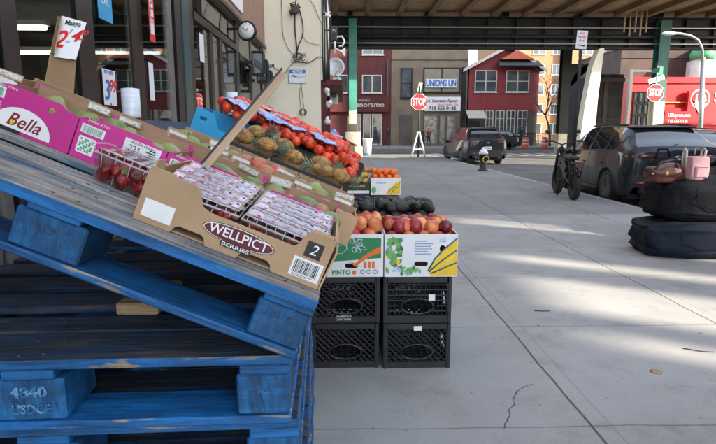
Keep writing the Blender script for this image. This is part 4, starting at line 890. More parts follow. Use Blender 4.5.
# --- brown rows behind
def brown_front(w_, h):
    w2 = w_ / 2; return [(-w2, 0), (w2, 0), (w2, h), (w2 - .05, h), (w2 - .065, h - .02), (-w2 + .065, h - .02), (-w2 + .05, h), (-w2, h)]
rowlab = ['second row from the front', 'third row from the front']
poslab = ['highest', 'upper middle', 'middle', 'lower middle', 'lowest']
for r_, (Y0, ht) in enumerate(((1.575, .092), (1.81, .106))):
    n_ = 5
    for k in range(n_):
        if r_ == 1 and k < 2: continue
        s_ = .93 - k * .2215 + (.0 if r_ == 0 else .02)
        if s_ - .11 < -.06: s_ = .05
        t = slopebox('mango_box', f'brown cardboard mango box, {poslab[k]} in the {rowlab[r_]}', 'fruit box', s_, Y0, .218, .2, 'brown mango boxes')
        carton(t, .218, .2, ht, 'card', 'card_in', .004, brown_front(.218, ht), side_h=ht - .01)
        for sx in (-1, 1):
            if (k + r_) % 3 == 1 and sx == 1: continue
            x = sx * .072
            b = MB(); b.box((x - .03, -.1012, ht - .046), (x + .03, -.1004, ht - .008), 'label'); b.box((x - .012, -.1018, ht - .040), (x + .022, -.1014, ht - .022), GREEN if k % 2 == 0 else pm('grey_green_print', (.35, .48, .42), None, 30, .5)); b.build('side_label', t)
        for sx in (-1, 1):
            if (k * 3 + r_ * 2 + (sx > 0)) % 3 != 0: continue
            x = sx * .070 + random.uniform(-.01, .01); hz = random.uniform(.008, .016); rz = Matrix.Rotation(R(random.uniform(-7, 7)), 3, 'Y') @ Matrix.Rotation(R(random.uniform(-14, 8)), 3, 'X')
            b = MB(); b.box((x - .034, -.096, ht - .006), (x + .034, -.093, ht + hz), 'card', R_=rz); b.box((x - .031, -.0975, ht - .003), (x + .031, -.0968, ht + hz - .002), 'printed', R_=rz); [b.box((x - .018 + .006 * q_, -.0985, ht - .001), (x - .0145 + .006 * q_, -.0979, ht + hz * .7), GREEN if (k + sx) % 2 == 0 else 'netblue', R_=None) for q_ in range(6)] if 0 else None; b.build('label_flap', t)
        key = ('mango', 'mangoy', 'mango', 'mango', 'mangor')[(k + r_) % 5]
        for i in range(5):
            kx = (-.08, -.04, 0, .045, .085)[i]
            fruit(key, S(s_ - kx, Y0 + random.uniform(.05, .13), ht - .040 + random.uniform(-.010, .012)), f'mango in the {poslab[k]} brown box of the {rowlab[r_]}', 'mangoes in the brown boxes', rot=(R(90) + random.uniform(-.4, .4), random.uniform(-.3, .3), random.uniform(0, 6)), sc=1.12)
# --- sloping timber table behind the tilted pallet
tb = thing('display_table', 'sloping timber produce table under the pineapples and tomatoes', 'table', (-.65, 2.2, 0))
b = MB()
def sbx(b, s0, s1, y0, y1, n0, n1, m):
    o = tb.location
    P8 = [S(s, y, n) - Vector(o) for n in (n0, n1) for (s, y) in ((s0, y0), (s1, y0), (s1, y1), (s0, y1))]
    for f in ((0, 3, 2, 1), (4, 5, 6, 7), (0, 1, 5, 4), (1, 2, 6, 5), (2, 3, 7, 6), (3, 0, 4, 7)): b.poly([P8[i] for i in f], m)
sbx(b, -.02, .98, 2.2, 4.7, -.035, -.002, 'dark_wood'); b.build('table_top', tb)
for y in (2.3, 3.4, 4.55):
    for s_ in (.3, .92):
        p = S(s_, y, -.036); b = MB(Matrix.Translation((.65, -2.2, 0))); b.box((p.x - .03, y - .03, 0), (p.x + .03, y + .03, p.z - .01), 'dark_wood', bev=.004); b.build('leg', tb)
# --- pineapples in a black edged crate row
PY = 2.26
for k, (s_, w_) in enumerate(((.42, .20), (.155, .32))):
    t = slopebox('pineapple_crate', ('black shallow crate under the upper pineapples', 'black shallow crate under the lower pineapples')[k], 'crate', s_, PY, w_, .32, 'pineapple crates')
    carton(t, w_, .32, .095, 'cladding', 'card_in', .005)
    b = MB(); b.box((w_ / 2 - .004, -.1618, .01), (w_ / 2 + .001, -.1604, .09), 'card'); b.build('corner_strip', t)
pp = [(.47, .085, .13, 95), (.36, .07, .135, 88), (.235, .14, .125, -86), (.10, .08, .125, -95), (.02, .14, .125, 92), (.44, .22, .16, 80), (.30, .24, .15, -82), (.12, .24, .14, 88)]
for k, (s_, dy, n_, a) in enumerate(pp):
    o = fruit('pine', S(s_, PY + dy, n_), ['golden pineapple highest on the slope in the front of its crate', 'golden pineapple second highest, right under the blue box', 'pineapple with grey green crown spread in the middle of the row', 'pineapple whose crown fans out before the net bags of tomatoes', 'pineapple lowest at the right end of the row', 'pineapple behind the highest one in the crate', 'pineapple behind the middle crown', 'pineapple at the back of the lower crate'][k], 'pineapples on the slope', rot=(0, R(a) + TH, random.uniform(-.35, .35)), sc=.62)
# --- blue open box and tomato crates
BB = .42
t = slopebox('blue_box', 'bright blue open box with net bags of tomatoes at the top of the slope', 'fruit box', .63, 2.95, .44, .34, n=.002)
carton(t, .44, .34, .13, 'lblue', 'lblue', .005, [(-.22, 0), (.22, 0), (.22, .05), (.05, .055), (-.08, .06), (-.12, .13), (-.22, .135)], holes=[rrect(-.17, .085, .04, .018, .008)], side_h=.13)
for k, (s_, y) in enumerate(((.20, 3.05), (.62, 3.42), (.18, 3.42), (.6, 3.8), (.16, 3.8), (.10, 4.15))):
    w_ = .43
    t = slopebox('tomato_crate', ('black crate of tomatoes at the near low end before the avocados', 'black crate behind the blue box', 'black crate in the middle of the tomato heap', 'black crate at the top rear of the tomato heap', 'black crate at the low rear of the tomato heap', 'black crate furthest back at the low end of the tomato heap')[k], 'crate', s_ - .05, y, w_, .34, 'black tomato crates')
    carton(t, w_, .34, .13, 'cladding', 'cladding', .006)
    b = MB(); b.box((w_ / 2 - .06, -.1722, .02), (w_ / 2 - .05, -.1706, .11), 'card'); b.build('corner_strip', t)
def heap_n(s, y):
    return .20 + .05 * math.sin((y - 2.95) / 1.4 * PI) + .02 * noise.noise(Vector((s * 6, y * 4, 1)))
cnt = 0
for iy in range(25):
    for is_ in range(15):
        y = 2.98 + iy * .055 + random.uniform(-.012, .012); s_ = -.05 + is_ * .057 + (iy % 2) * .028 + random.uniform(-.01, .01)
        if s_ > .82 or (iy > 18 and s_ > .6 and random.random() < .5): continue
        if y < 3.3 and s_ > .45 and y < 3.03: continue
        hn = heap_n(s_, y)
        if s_ < .03: hn -= .05
        if y < 3.08: hn -= .02
        hn -= .022
        hn += random.uniform(-.012, .015)
        if cnt >= 298: continue
        cnt += 1
        fruit('tomato', S(s_, y, hn), 'ripe red tomato in the net bag heap before the cream wall', 'tomatoes heaped in net bags', sc=1.0)
# draped net/label patches over the heap
def drape(label, s0, y0, w_, l, ang, m, n_=7):
    b = MB(); c, s__ = math.cos(ang), math.sin(ang); g = []
    for i in range(n_ + 1):
        row = []
        for j in range(n_ + 1):
            u, v = (i / n_ - .5) * w_, (j / n_ - .5) * l; ss = s0 + u * c - v * s__; yy = y0 + u * s__ + v * c
            p = S(ss, yy, heap_n(ss, yy) + .012 + .014 * noise.noise(Vector((ss * 22, yy * 22, 3))) + .005 * random.random()); row.append(b._v(p))
        g.append(row)
    ii = b.mi(m)
    for i in range(n_):
        for j in range(n_):
            f = b.bm.faces.new((g[i][j], g[i + 1][j], g[i + 1][j + 1], g[i][j + 1])); f.material_index = ii; f.smooth = True
    o = b.build('net_bag_label'); md = o.modifiers.new('th', 'SOLIDIFY'); md.thickness = .002
    return tag(o, label, 'net bag', 'net bag labels on the tomatoes')
drape('blue and white net label draped over the blue box', .66, 3.12, .16, .24, .3, 'netblue')
drape('blue label band wrapped over tomatoes beside the blue box', .50, 3.10, .11, .26, -.5, 'netblue')
drape('pale pink net folded on the highest tomatoes', .60, 3.55, .16, .18, .2, 'netpink')
drape('blue net label slanting across the middle of the heap', .36, 3.1, .09, .22, .9, 'netblue')
drape('large pale blue net label at the low rear of the heap', .10, 3.75, .12, .26, .3, 'netblue')
drape('wide white and blue net label at the middle top of the heap', .44, 3.35, .14, .16, 1.0, 'netblue')
drape('pale blue net band low over the front tomatoes', .2, 3.08, .09, .20, -.7, 'netblue')
drape('pink net stretched over the upper front tomatoes', .56, 3.2, .10, .12, .6, 'netpink')
drape('small blue label among the low front tomatoes', .12, 3.08, .06, .10, -.3, 'netblue')
drape('pinkish net gathered at the low end of the heap', .0, 3.85, .07, .2, .2, 'netpink')
# --- cardboard standing with the mango price card
cbp = at(59, 92, 2.2)
cs = thing('price_card_stand', 'folded upright cardboard strip holding a white Mango 2 for 4.00 price card', 'price sign', at(60, 92, 2.2))
def rel(px, py, Y=2.2): return at(px, py, Y) - cs.location
def slab(b, quad, th, m):
    a = [Vector(v) for v in quad]; nn = (a[1] - a[0]).cross(a[2] - a[0]).normalized() * th; c = [v + nn for v in a]
    b.poly(a, m); b.poly(c[::-1], m)
    for i in range(4): b.poly([a[i], a[(i + 1) % 4], c[(i + 1) % 4], c[i]], m)
b = MB(); slab(b, [rel(42, 96), rel(73, 98), rel(76, 57, 2.16), rel(50, 53, 2.16)], -.004, 'card'); b.build('lower_board', cs)
b = MB(); slab(b, [rel(50, 53, 2.16), rel(76, 57, 2.16), rel(83, 21, 2.24), rel(58, 16, 2.24)], -.004, 'card'); slab(b, [rel(50, 53, 2.165), rel(58, 16, 2.245), rel(61, 16.5, 2.19), rel(54, 53, 2.11)], .003, 'card_in'); b.build('upper_board', cs)
cq = [rel(54, 57, 2.14), rel(76, 60, 2.14), rel(86.5, 23, 2.22), rel(62, 16, 2.22)]
b = MB(); slab(b, cq, .0015, 'whitep'); card_o = b.build('price_card', cs)
ux = (cq[1] - cq[0]).normalized(); uz = (cq[3] - cq[0]); uz = (uz - ux * uz.dot(ux)).normalized(); uy = ux.cross(uz)
Rm = Matrix((ux, uz, uy)).transposed().to_euler()
cc = sum((Vector(v) for v in cq), Vector()) / 4
def ct(s_, size, m, dx, dz, **k): text(s_, size, m, cs, cc + ux * dx + uz * dz + uy * .004, Rm, depth=.0006, **k)
ct('Mango', .030, 'black', -.004, .066, weight=.0006, width=.06, shear=.2)
ct('2', .085, 'redp', -.034, -.012, weight=.0012, shear=.25, sy=1.25); ct('f', .025, 'bluep', -.004, .03, shear=.3); ct('or', .018, 'bluep', -.002, -.015, shear=.2); ct('4', .060, 'redp', .018, .012, weight=.0012, shear=.35, sy=1.2); ct('00', .032, 'redp', .045, .032, weight=.0006, shear=.3); ct('_', .04, 'redp', .043, .018, weight=.001)

# --- boxes on the milk crates
def peachbox(name, label, x0, x1, y, z, d, h):
    return thing(name, label, 'fruit box', ((x0 + x1) / 2, y + d / 2, z), (0, 0, 0), 'fruit boxes on milk crates'), x1 - x0
Zc = .524
t, w_ = peachbox('peach_box', 'white bordered green printed box of peaches on the left milk crate stack', -.10, .206, 2.83, Zc, .38, .24)
pw, pd, phh = w_, .38, .235
carton(t, pw, pd, phh, 'whitep', 'card_in', .006, holes=[rrect(-.02, .062, .07, .026, .012)])
yq = -pd / 2
shape('green_panel', [[(-pw / 2 + .012, .085), (pw / 2 - .012, .105), (pw / 2 - .012, phh - .02), (-pw / 2 + .012, phh - .02)]], 'greenp', .0006, t, (0, yq - .0005, 0))
sw = [(pw / 2 - .013, .168)] + [(pw / 2 - .013 - k * .035, .168 - .012 * k - .0028 * k * k) for k in range(1, 5)] + [(pw / 2 - .18, .088)] + [(pw / 2 - .013 - k * .035, .135 - .009 * k - .0028 * k * k) for k in range(4, 0, -1)] + [(pw / 2 - .013, .135)]
shape('orange_swoosh', [sw], 'orangep', .0004, t, (0, yq - .0012, 0))
b = MB()
for k in range(7):
    a = R(-80 + k * 30); ln = .05 + .012 * (k % 3); cx, cz = -.01, .175
    q = [(cx + math.cos(a) * ln * f + math.sin(a) * g, yq - .0016, cz + math.sin(a) * ln * .8 * f - math.cos(a) * g) for f, g in ((.2, 0), (.5, .012), (.8, .009), (1.05, 0), (.8, -.009), (.5, -.012), (.2, 0))]
    b.tube(q, .0018, 'whitep', 4)
b.tube([(-.1, yq - .0016, .13), (-.09, yq - .0016, .17), (-.06, yq - .0016, .19), (-.04, yq - .0016, .16), (-.07, yq - .0016, .13), (-.1, yq - .0016, .13)], .002, 'whitep', 4)
b.tube([(-.11, yq - .0016, .14), (-.105, yq - .0016, .185), (-.08, yq - .0016, .205)], .002, 'whitep', 4); b.build('leaf_drawing', t)
text('PINTO', .034, 'greenp', t, (-.075, yq - .001, .025), width=.10, weight=.0012); shape('logo_dot', [ell(-.005, .025, .012, .012)], 'orangep', .0004, t, (0, yq - .0006, 0))
for i in range(3):
    shape('print_block', [rrect(.055 + .022 * i, .067, .015, .04, .002)], 'orangep', .0004, t, (0, yq - .0006, 0))
    shape('logo_ring', [ell(.04 + .035 * i, .028, .012, .012), ell(.04 + .035 * i, .028, .009, .009)], 'black', .0004, t, (0, yq - .0006, 0))
t2, w2_ = peachbox('nectarine_box', 'white box with yellow squash and green leaf print holding nectarines on the right crate stack', .212, .608, 2.825, Zc, .38, .24)
w_ = w2_; h_ = .235
carton(t2, w_, pd, h_, 'whitep', 'card_in', .006, holes=[ell(-.115, .155, .016, .02), ell(.115, .155, .016, .02), rrect(.0, .072, .075, .026, .013)])
hw_ = w_ / 2
def band(x0, z0, x1, z1, wd, bow, m, yoff):
    up = [(x0 + (x1 - x0) * i / 10, z0 + (z1 - z0) * (1 - (1 - i / 10) ** 1.6) + bow * math.sin(PI * i / 10)) for i in range(11)]
    dn = [(x, z - wd * (.25 + .75 * math.sin(PI * (.15 + .7 * i / 10)))) for i, (x, z) in enumerate(up)][::-1]
    shape('squash_print', [up + dn], m, .0004, t2, (0, yq - yoff, 0))
shape('squash_print', [[(.035, .03), (.06, .004), (hw_ - .002, .004), (hw_ - .002, .212), (.165, .185), (.12, .15), (.075, .10)]], 'yellowp', .0004, t2, (0, yq - .0004, 0))
for (pts_) in ([(.04, .035), (.075, .10), (.12, .15), (.165, .187), (hw_ - .003, .214)], [(.045, .028), (.095, .075), (.14, .11), (hw_ - .003, .148)], [(.055, .018), (.11, .042), (.15, .06), (hw_ - .003, .078)]):
    b = MB(); b.tube([(x, yq - .001, z) for x, z in pts_], .0042, pm('stripe_print', (.02, .16, .22), None, 4, .5), 4); b.build('squash_stripe', t2)
for k in range(75):
    x, z = -hw_ + random.uniform(.015, .085), random.uniform(.01, .21)
    if z < .07: x = -hw_ + random.uniform(.01, .2); z = random.uniform(.008, .05)
    a = random.uniform(0, PI); L_ = random.uniform(.014, .026)
    pts_ = [(x + math.cos(a) * L_ * f - math.sin(a) * g, z + math.sin(a) * L_ * f + math.cos(a) * g) for f, g in ((-1, 0), (-.3, .5 * L_), (.5, .35 * L_), (1, 0), (.4, -.4 * L_), (-.4, -.4 * L_))]
    if min(p_[0] for p_ in pts_) < -hw_ + .002 or min(p_[1] for p_ in pts_) < .002: continue
    shape('leaf_print', [pts_], ('lgreen', 'greenp', 'yellowp', 'netblue')[k % 4 if k % 4 < 2 or k % 3 == 0 else 0], .0003, t2, (0, yq - .0005 - .00001 * k, 0))
for i, n_ in enumerate((9, 11, 10, 12, 8, 11)):
    b = MB(); x = -.035
    for j in range(n_): q = random.uniform(.004, .009); b.box((x, yq - .0008, .195 - i * .014), (x + q, yq - .0003, .199 - i * .014), 'bluep'); x += q + .002
    b.build('print_line', t2)
for x in (-.115, .115):
    b = MB(); 
    for i in range(3): b.box((x - .018, yq - .0008, .192 + i * .01), (x + .018, yq - .0003, .197 + i * .01), 'netblue')
    b.build('print_block', t2)
text('Fresh Produce', .02, 'lgreen', t2, (-.06, yq - .0014, .036), width=.10, weight=.0003)
def fill(key, x0, x1, y0, y1, z, r, label, group, layers=2, sc=1, rotf=None, mound=.0):
    for L_ in range(layers):
        yy = y0 + r + L_ * r * .6
        row = 0
        while yy < y1 - r * .5:
            xx = x0 + r + ((row + L_) % 2) * r
            while xx < x1 - r * .6:
                fruit(key, (xx + random.uniform(-.15, .15) * r, yy + random.uniform(-.15, .15) * r, z + L_ * r * 1.35 + random.uniform(-.1, .2) * r), label, group, rot=rotf() if rotf else None, sc=sc)
                xx += r * 2.05
            yy += r * 1.85; row += 1
fill('peach', -.09, .20, 2.85, 3.18, Zc + .215, .043, 'red and yellow peach in the green printed box', 'peaches in the green printed box')
fill('nect', .222, .60, 2.85, 3.18, Zc + .20, .041, 'dark red nectarine in the yellow squash box', 'nectarines in the yellow squash box')
for k in range(3): fruit('peach', (.33 + k * .09, 2.93 + .03 * k, Zc + .262), 'blushed peach lying on top of the nectarines', 'peaches on the nectarines')
# avocado boxes behind
for k, (x0, x1) in enumerate(((-.20, .175), (.185, .57))):
    t, w_ = peachbox('avocado_box', ('brown box of dark avocados behind the peaches', 'brown box of dark avocados behind the nectarines')[k], x0, x1, 3.24, Zc, .4, .25)
    carton(t, w_, .4, .27, 'card', 'card_in', .006)
    fill('avo', x0 + .01, x1 - .01, 3.25, 3.64, Zc + .255, .040, ('black avocado in the box behind the peaches', 'black avocado in the box behind the nectarines')[k], 'avocados in the brown boxes', rotf=lambda: (R(90) + random.uniform(-.4, .4), random.uniform(-.3, .3), random.uniform(0, 6)))
# distant boxes
Z6 = .522
t, w_ = peachbox('black_mango_box', 'black printed box of yellow mangoes beyond the avocados', -.11, .315, 6.7, Z6, .4, .2)
carton(t, w_, .4, .15, 'black', 'card_in', .006); text('CHAMPAGNE', .045, 'gold', t, (0, -.202, .11), width=.3, weight=.001); b = MB(); b.box((-.2, -.2025, .02), (.2, -.2012, .055), 'label'); b.build('print_band', t)
fill('mangobig', -.10, .31, 6.72, 7.08, Z6 + .17, .05, 'yellow orange mango in the distant black box', 'mangoes in the distant black box', layers=2, rotf=lambda: (R(90), random.uniform(-.3, .3), random.uniform(0, 6)))
t, w_ = peachbox('citrus_box', 'white box with yellow stripe print holding oranges beyond the avocados', .325, .70, 6.7, Z6, .4, .2)
carton(t, w_, .4, .215, 'whitep', 'card_in', .006)
shape('yellow_print', [[(.0, .01), (.06, .0), (.18, .02), (.18, .18), (.12, .15), (.05, .09)]], 'yellowp', .0005, t, (0, -.2005, 0))
for k in range(2): b = MB(); b.tube([(.02 + .05 * k, -.2012, .03), (.09 + .04 * k, -.2012, .09), (.178, -.2012, .15 - .05 * k)], .004, 'greenp', 4); b.build('stripe_print', t)
shape('leaf_print', [ell(-.15, .06, .03, .045)], 'lgreen', .0004, t, (0, -.2005, 0)); text('FRESH', .03, 'bluep', t, (-.06, -.201, .15), width=.12)
fill('orange', .335, .69, 6.72, 7.08, Z6 + .215, .043, 'bright orange citrus in the distant white box', 'oranges in the distant white box')
for k in range(12):
    fruit('mangor', (-.05 + .035 * k, 6.95 + .05 * (k % 3), Z6 + .29), 'red speckled mango piled at the back of the distant boxes', 'red mangoes at the back', sc=1.05)
# brown box stack behind
p0 = at(337, 160, 9.5); p1 = at(352, 142, 9.5)
for k in range(3):
    z0 = .365 * k; b = MB(); rz = Matrix.Rotation(R((3, -5, 2)[k]), 3, 'Z'); b.box((-.17, -.15, 0), (.17, .15, .362), 'card' if k != 1 else 'raw_wood', bev=.004, R_=rz); b.box((-.03, -.16, .361), (.03, .16, .3635), 'whitep', R_=rz)
    tag(b.build('cardboard_box', loc=((p0.x + p1.x) / 2, 9.5, z0)), ('bottom brown carton of the stack beyond the tomatoes', 'middle brown carton of the stack beyond the tomatoes', 'top brown carton of the stack beyond the tomatoes')[k], 'carton', 'cartons stacked beyond the tomatoes')

# ================================================================ CARS
def lerp(a, b, t): return a + (b - a) * t
def interp(tab, y):
    """tab: list of (y, v...) -> smooth (catmull) interpolation"""
    if y <= tab[0][0]: return tab[0][1:]
    if y >= tab[-1][0]: return tab[-1][1:]
    for k in range(len(tab) - 1):
        if tab[k][0] <= y <= tab[k + 1][0]:
            h_ = tab[k + 1][0] - tab[k][0]; t = (y - tab[k][0]) / h_; out = []
            for c in range(1, len(tab[0])):
                def sl_(i): return (tab[i + 1][c] - tab[i][c]) / (tab[i + 1][0] - tab[i][0])
                def tg(i):
                    if i == 0: return sl_(0)
                    if i == len(tab) - 1: return sl_(i - 1)
                    a, b = sl_(i - 1), sl_(i)
                    return 0 if a * b <= 0 else 2 * a * b / (a + b)
                m0, m1 = tg(k) * h_, tg(k + 1) * h_
                out.append((2 * t ** 3 - 3 * t * t + 1) * tab[k][c] + (t ** 3 - 2 * t * t + t) * m0 + (-2 * t ** 3 + 3 * t * t) * tab[k + 1][c] + (t ** 3 - t * t) * m1)
            return tuple(out)
def make_car(label, paint, L, W, Hh, loc, rz, full=True, plate='', emblem=True):
    t = thing('parked_car', label, 'car', loc, (0, 0, rz), 'cars parked along the kerb'); h = W / 2; wr = .345
    yr, yf_ = -L / 2 + .92, L / 2 - .86
    # y, z bottom, belt z, belt half width, top z, top half width, max half width
    tab = [(-L / 2, .42, .96, h * .86, 1.10, h * .80, h * .90), (-L / 2 + .06, .30, 1.03, h * .92, 1.16, h * .85, h * .95), (-L / 2 + .30, .24, 1.09, h * .96, 1.30, h * .77, h), (-L / 2 + .62, .24, 1.10, h * .97, Hh - .06, h * .66, h), (-L / 2 + .9, .24, 1.08, h * .97, Hh - .012, h * .67, h),
           (-.35, .24, 1.05, h * .97, Hh, h * .69, h), (.25, .24, 1.03, h * .97, Hh - .03, h * .69, h), (.62, .24, 1.01, h * .97, Hh - .14, h * .71, h), (1.18, .24, .99, h * .95, 1.07, h * .84, h), (1.6, .24, .94, h * .93, 1.01, h * .82, h * .99), (L / 2 - .22, .26, .80, h * .86, .87, h * .74, h * .93), (L / 2 - .03, .32, .68, h * .72, .74, h * .6, h * .8), (L / 2, .40, .60, h * .62, .66, h * .52, h * .68)]
    ny = 72; ys = [-L / 2 + L * i / ny for i in range(ny + 1)]
    def ring(y):
        zb, zk, wk, zt, wt, wm = interp(tab, y)
        P_ = [(wm * .93, zb), (wm * .985, zb + .10), (wm, lerp(zb, zk, .42)), (wm * .995, lerp(zb, zk, .66)), (wm * .975, lerp(zb, zk, .88)), (wk, zk), (lerp(wk, wt, .33), lerp(zk, zt, .36)), (lerp(wk, wt, .68), lerp(zk, zt, .72)), (wt, zt - .03), (wt * .93, zt - .004), (wt * .55, zt + .012), (0, zt + .018)]
        return P_
    def mk(side):
        return [[Vector((side * x, y, z)) for x, z in ring(y)] for y in ys]
    wins = {'side_window': [], 'rear_window': [], 'windscreen': []}
    body = MB(); bi = body.mi(paint); ci_ = body.mi('cladding')
    def inarch(v): return any((v.y - yy) ** 2 + (v.z - wr) ** 2 < (wr + .055) ** 2 for yy in (yr, yf_))
    def snap(v):
        if v.z > .95: return v
        for yy in (yr, yf_):
            d = Vector((0, v.y - yy, v.z - wr)); 
            if d.length < wr + .055 and d.length > 1e-4: d = d.normalized() * (wr + .055); return Vector((v.x, yy + d.y, max(wr + d.z, .2)))
        return v
    for side in (-1, 1):
        g = mk(side)
        for i in range(ny):
            for j in range(11):
                q = [g[i][j], g[i + 1][j], g[i + 1][j + 1], g[i][j + 1]]
                yc = sum(v.y for v in q) / 4; zc_ = sum(v.z for v in q) / 4
                if j < 4 and all(inarch(v) for v in q): continue
                # windows
                key = None
                if j in (5, 6, 7):
                    if -L / 2 + .62 < yc < .95 and not (-.02 < yc + .28 < .10) and not (j == 7 and yc > .72) and not (-L / 2 + .62 < yc < -L / 2 + .74 and j > 5) and not (-1.13 < yc < -1.05): key = 'side_window'
                if j >= 8 and -L / 2 + .09 < yc < -L / 2 + .60: key = 'rear_window' if (j > 8) else None
                if j >= 8 and .64 < yc < 1.20: key = 'windscreen' if j > 8 else None
                if key: wins[key].append((side, yc, q)); continue
                if j < 4: q = [snap(v) for v in q]
                f = body.poly(q, paint, True); 
                if f and (j == 0 or (j == 1 and False)): f.material_index = ci_
    # end caps
    for yy, sgn in ((-L / 2, -1), (L / 2, 1)):
        R0 = ring(yy); nx = 10
        for j in range(11):
            for i in range(nx):
                def pt(i, j):
                    x = lerp(-R0[j][0], R0[j][0], i / nx); bul = .05 * (1 - (2 * i / nx - 1) ** 2); return Vector((x, yy + sgn * bul, R0[j][1]))
                body.poly([pt(i, j), pt(i + 1, j), pt(i + 1, j + 1), pt(i, j + 1)], 'cladding' if j < 2 else paint, True)
    bmesh.ops.remove_doubles(body.bm, verts=body.bm.verts[:], dist=.002)
    body.build('body', t)
    groups = {}
    for key, fl in wins.items():
        for side, yc, q in fl:
            k2 = (key, side if key == 'side_window' else 0, (0 if yc < -1.09 else 1 if yc < -.24 else 2) if key == 'side_window' else 0); groups.setdefault(k2, []).append(q)
    for k2, fl in groups.items():
        b = MB(); [b.poly(q, 'carglass', True) for q in fl]; bmesh.ops.remove_doubles(b.bm, verts=b.bm.verts[:], dist=.002); b.build(k2[0], t)
    # wheels
    for sx in (-1, 1):
        for yy in (yr, yf_):
            wt_ = bpy.data.objects.new('wheel', None); COL.objects.link(wt_); wt_.parent = t; wt_.location = (sx * (h - .115), yy, wr)
            T = Matrix.Rotation(R(90), 4, 'Y')
            b = MB(); b.lathe([(.235, -.10), (.30, -.115), (.335, -.095), (wr, -.05), (wr, .05), (.335, .095), (.30, .115), (.235, .10)], 'tyre', 36, T); b.build('tyre', wt_)
            b = MB(); b.lathe([(.0, sx * .02), (.225, sx * .02), (.24, sx * .09), (.232, sx * .1), (.215, sx * .03)], 'cladding', 32, T)
            for k in range(10):
                a = k * PI / 5; b.tube([(sx * .085, math.cos(a) * .03, math.sin(a) * .03), (sx * .075, math.cos(a + .05) * .13, math.sin(a + .05) * .13), (sx * .09, math.cos(a + .06) * .225, math.sin(a + .06) * .225)], [.022, .014, .018], 'rim', 6)
            b.lathe([(0, sx * .095), (.045, sx * .095), (.05, sx * .07), (0, sx * .07)], 'rim', 16, T); b.lathe([(.226, sx * .10), (.238, sx * .104), (.238, sx * .08), (.226, sx * .08)], 'rim', 36, T)
            b.build('rim', wt_)
            b = MB(); aa = [-.18 + (PI + .36) * k / 20 for k in range(21)]
            b.tube([(sx * (h - .022), yy + math.cos(a) * (wr + .055), max(wr + math.sin(a) * (wr + .055), .24)) for a in aa], .034, 'cladding', 8); b.build('arch_cladding', t)
            b = MB(); b.box((sx * (h - .45) if sx > 0 else -(h - .15), yy - .34, .2), (sx * (h - .15) if sx > 0 else -(h - .45), yy + .34, .72), 'cladding'); b.build('wheel_well', t)
    for sx in (-1, 1): b = MB(); b.tube([(sx * (h - .02), yr + .42, .27), (sx * (h - .01), 0, .27), (sx * (h - .02), yf_ - .42, .27)], .055, 'cladding', 8); b.build('sill_cladding', t)
    # rear
    ye = -L / 2
    for sx in (-1, 1):
        b = MB(); 
        b.tube([(sx * h * .46, ye - .035, 1.0), (sx * h * .7, ye - .014, .99), (sx * h * .86, ye + .05, .98), (sx * h * .955, ye + .20, .99)], [.016, .036, .045, .02], 'tail', 10); b.build('taillight', t)
        b = MB(); b.tube([(sx * h * .76, ye - .022, .985), (sx * h * .78, ye - .045, .985)], .034, 'rim', 14); b.tube([(sx * h * .6, ye - .055, .5), (sx * h * .8, ye - .02, .5)], .02, 'tail', 8); b.build('reflector', t)
        b = MB(); b.tube([(sx * h * .55, L / 2 - .10, .66), (sx * h * .72, L / 2 - .12, .68), (sx * h * .86, L / 2 - .30, .71)], [.05, .06, .035], 'chrome', 10); b.build('headlight', t)
        b = MB(); b.sph((sx * (h + .09), .80, .99), (.10, .06, .075), paint, 14, 10); b.tube([(sx * (h - .05), .82, .93), (sx * (h + .05), .82, .97)], .02, 'cladding', 6); b.build('mirror', t)
        b = MB(); b.tube([(sx * (h + .004), -.15, .80), (sx * (h + .018), -.06, .80), (sx * (h + .004), .02, .80)], .013, paint, 6); b.build('door_handle', t)
        b = MB(); b.tube([(sx * (h + .004), -1.08, .82), (sx * (h + .018), -1.0, .82), (sx * (h + .004), -.93, .82)], .013, paint, 6); b.build('door_handle', t)
        b = MB(); b.tube([(sx * h * .66, ye + .75, Hh - .0), (sx * h * .68, -.35, Hh + .025), (sx * h * .68, .25, Hh - .0)], .016, 'cladding', 6); b.build('roof_rail', t)
    b = MB(); b.box((-h * .66, ye + .50, Hh - .055), (h * .66, ye + .80, Hh - .022), paint, bev=.012); b.build('spoiler', t)
    b = MB(); b.tube([(0, ye + .12, 1.19), (h * .38, ye + .20, 1.25)], .009, 'cladding', 6); b.tube([(-.04, ye + .08, 1.17), (.05, ye + .12, 1.20)], .022, 'cladding', 6); b.build('wiper', t)
    b = MB(); b.box((-.16, ye - .062, .66), (.16, ye - .052, .80), 'plate', bev=.004); b.build('number_plate', t)
    text(plate, .085, 'bluep', t, (0, ye - .064, .73), width=.25, weight=.002)
    b = MB(); b.tube([(.07 * math.cos(a * PI / 12), ye - .045, .965 + .035 * math.sin(a * PI / 12)) for a in range(25)], .006, 'chrome', 6)
    b.tube([(-.045, ye - .05, .985), (-.015, ye - .052, .955), (0, ye - .052, .95), (.015, ye - .052, .955), (.045, ye - .05, .985)], .005, 'chrome', 6); b.build('emblem', t)
    b = MB(); b.box((-h * .72, ye - .055, .30), (h * .72, ye + .1, .56), 'cladding', bev=.03)
    b.tube([(-h * .55, ye - .06, .30), (-h * .55, ye + .15, .30)], .035, 'chrome', 12); b.tube([(h * .55, ye - .06, .30), (h * .55, ye + .15, .30)], .035, 'chrome', 12); b.build('rear_bumper', t)
    b = MB(); b.box((-h * .5, L / 2 - .02, .30), (h * .5, L / 2 + .04, .56), 'cladding', bev=.02); b.build('grille', t)
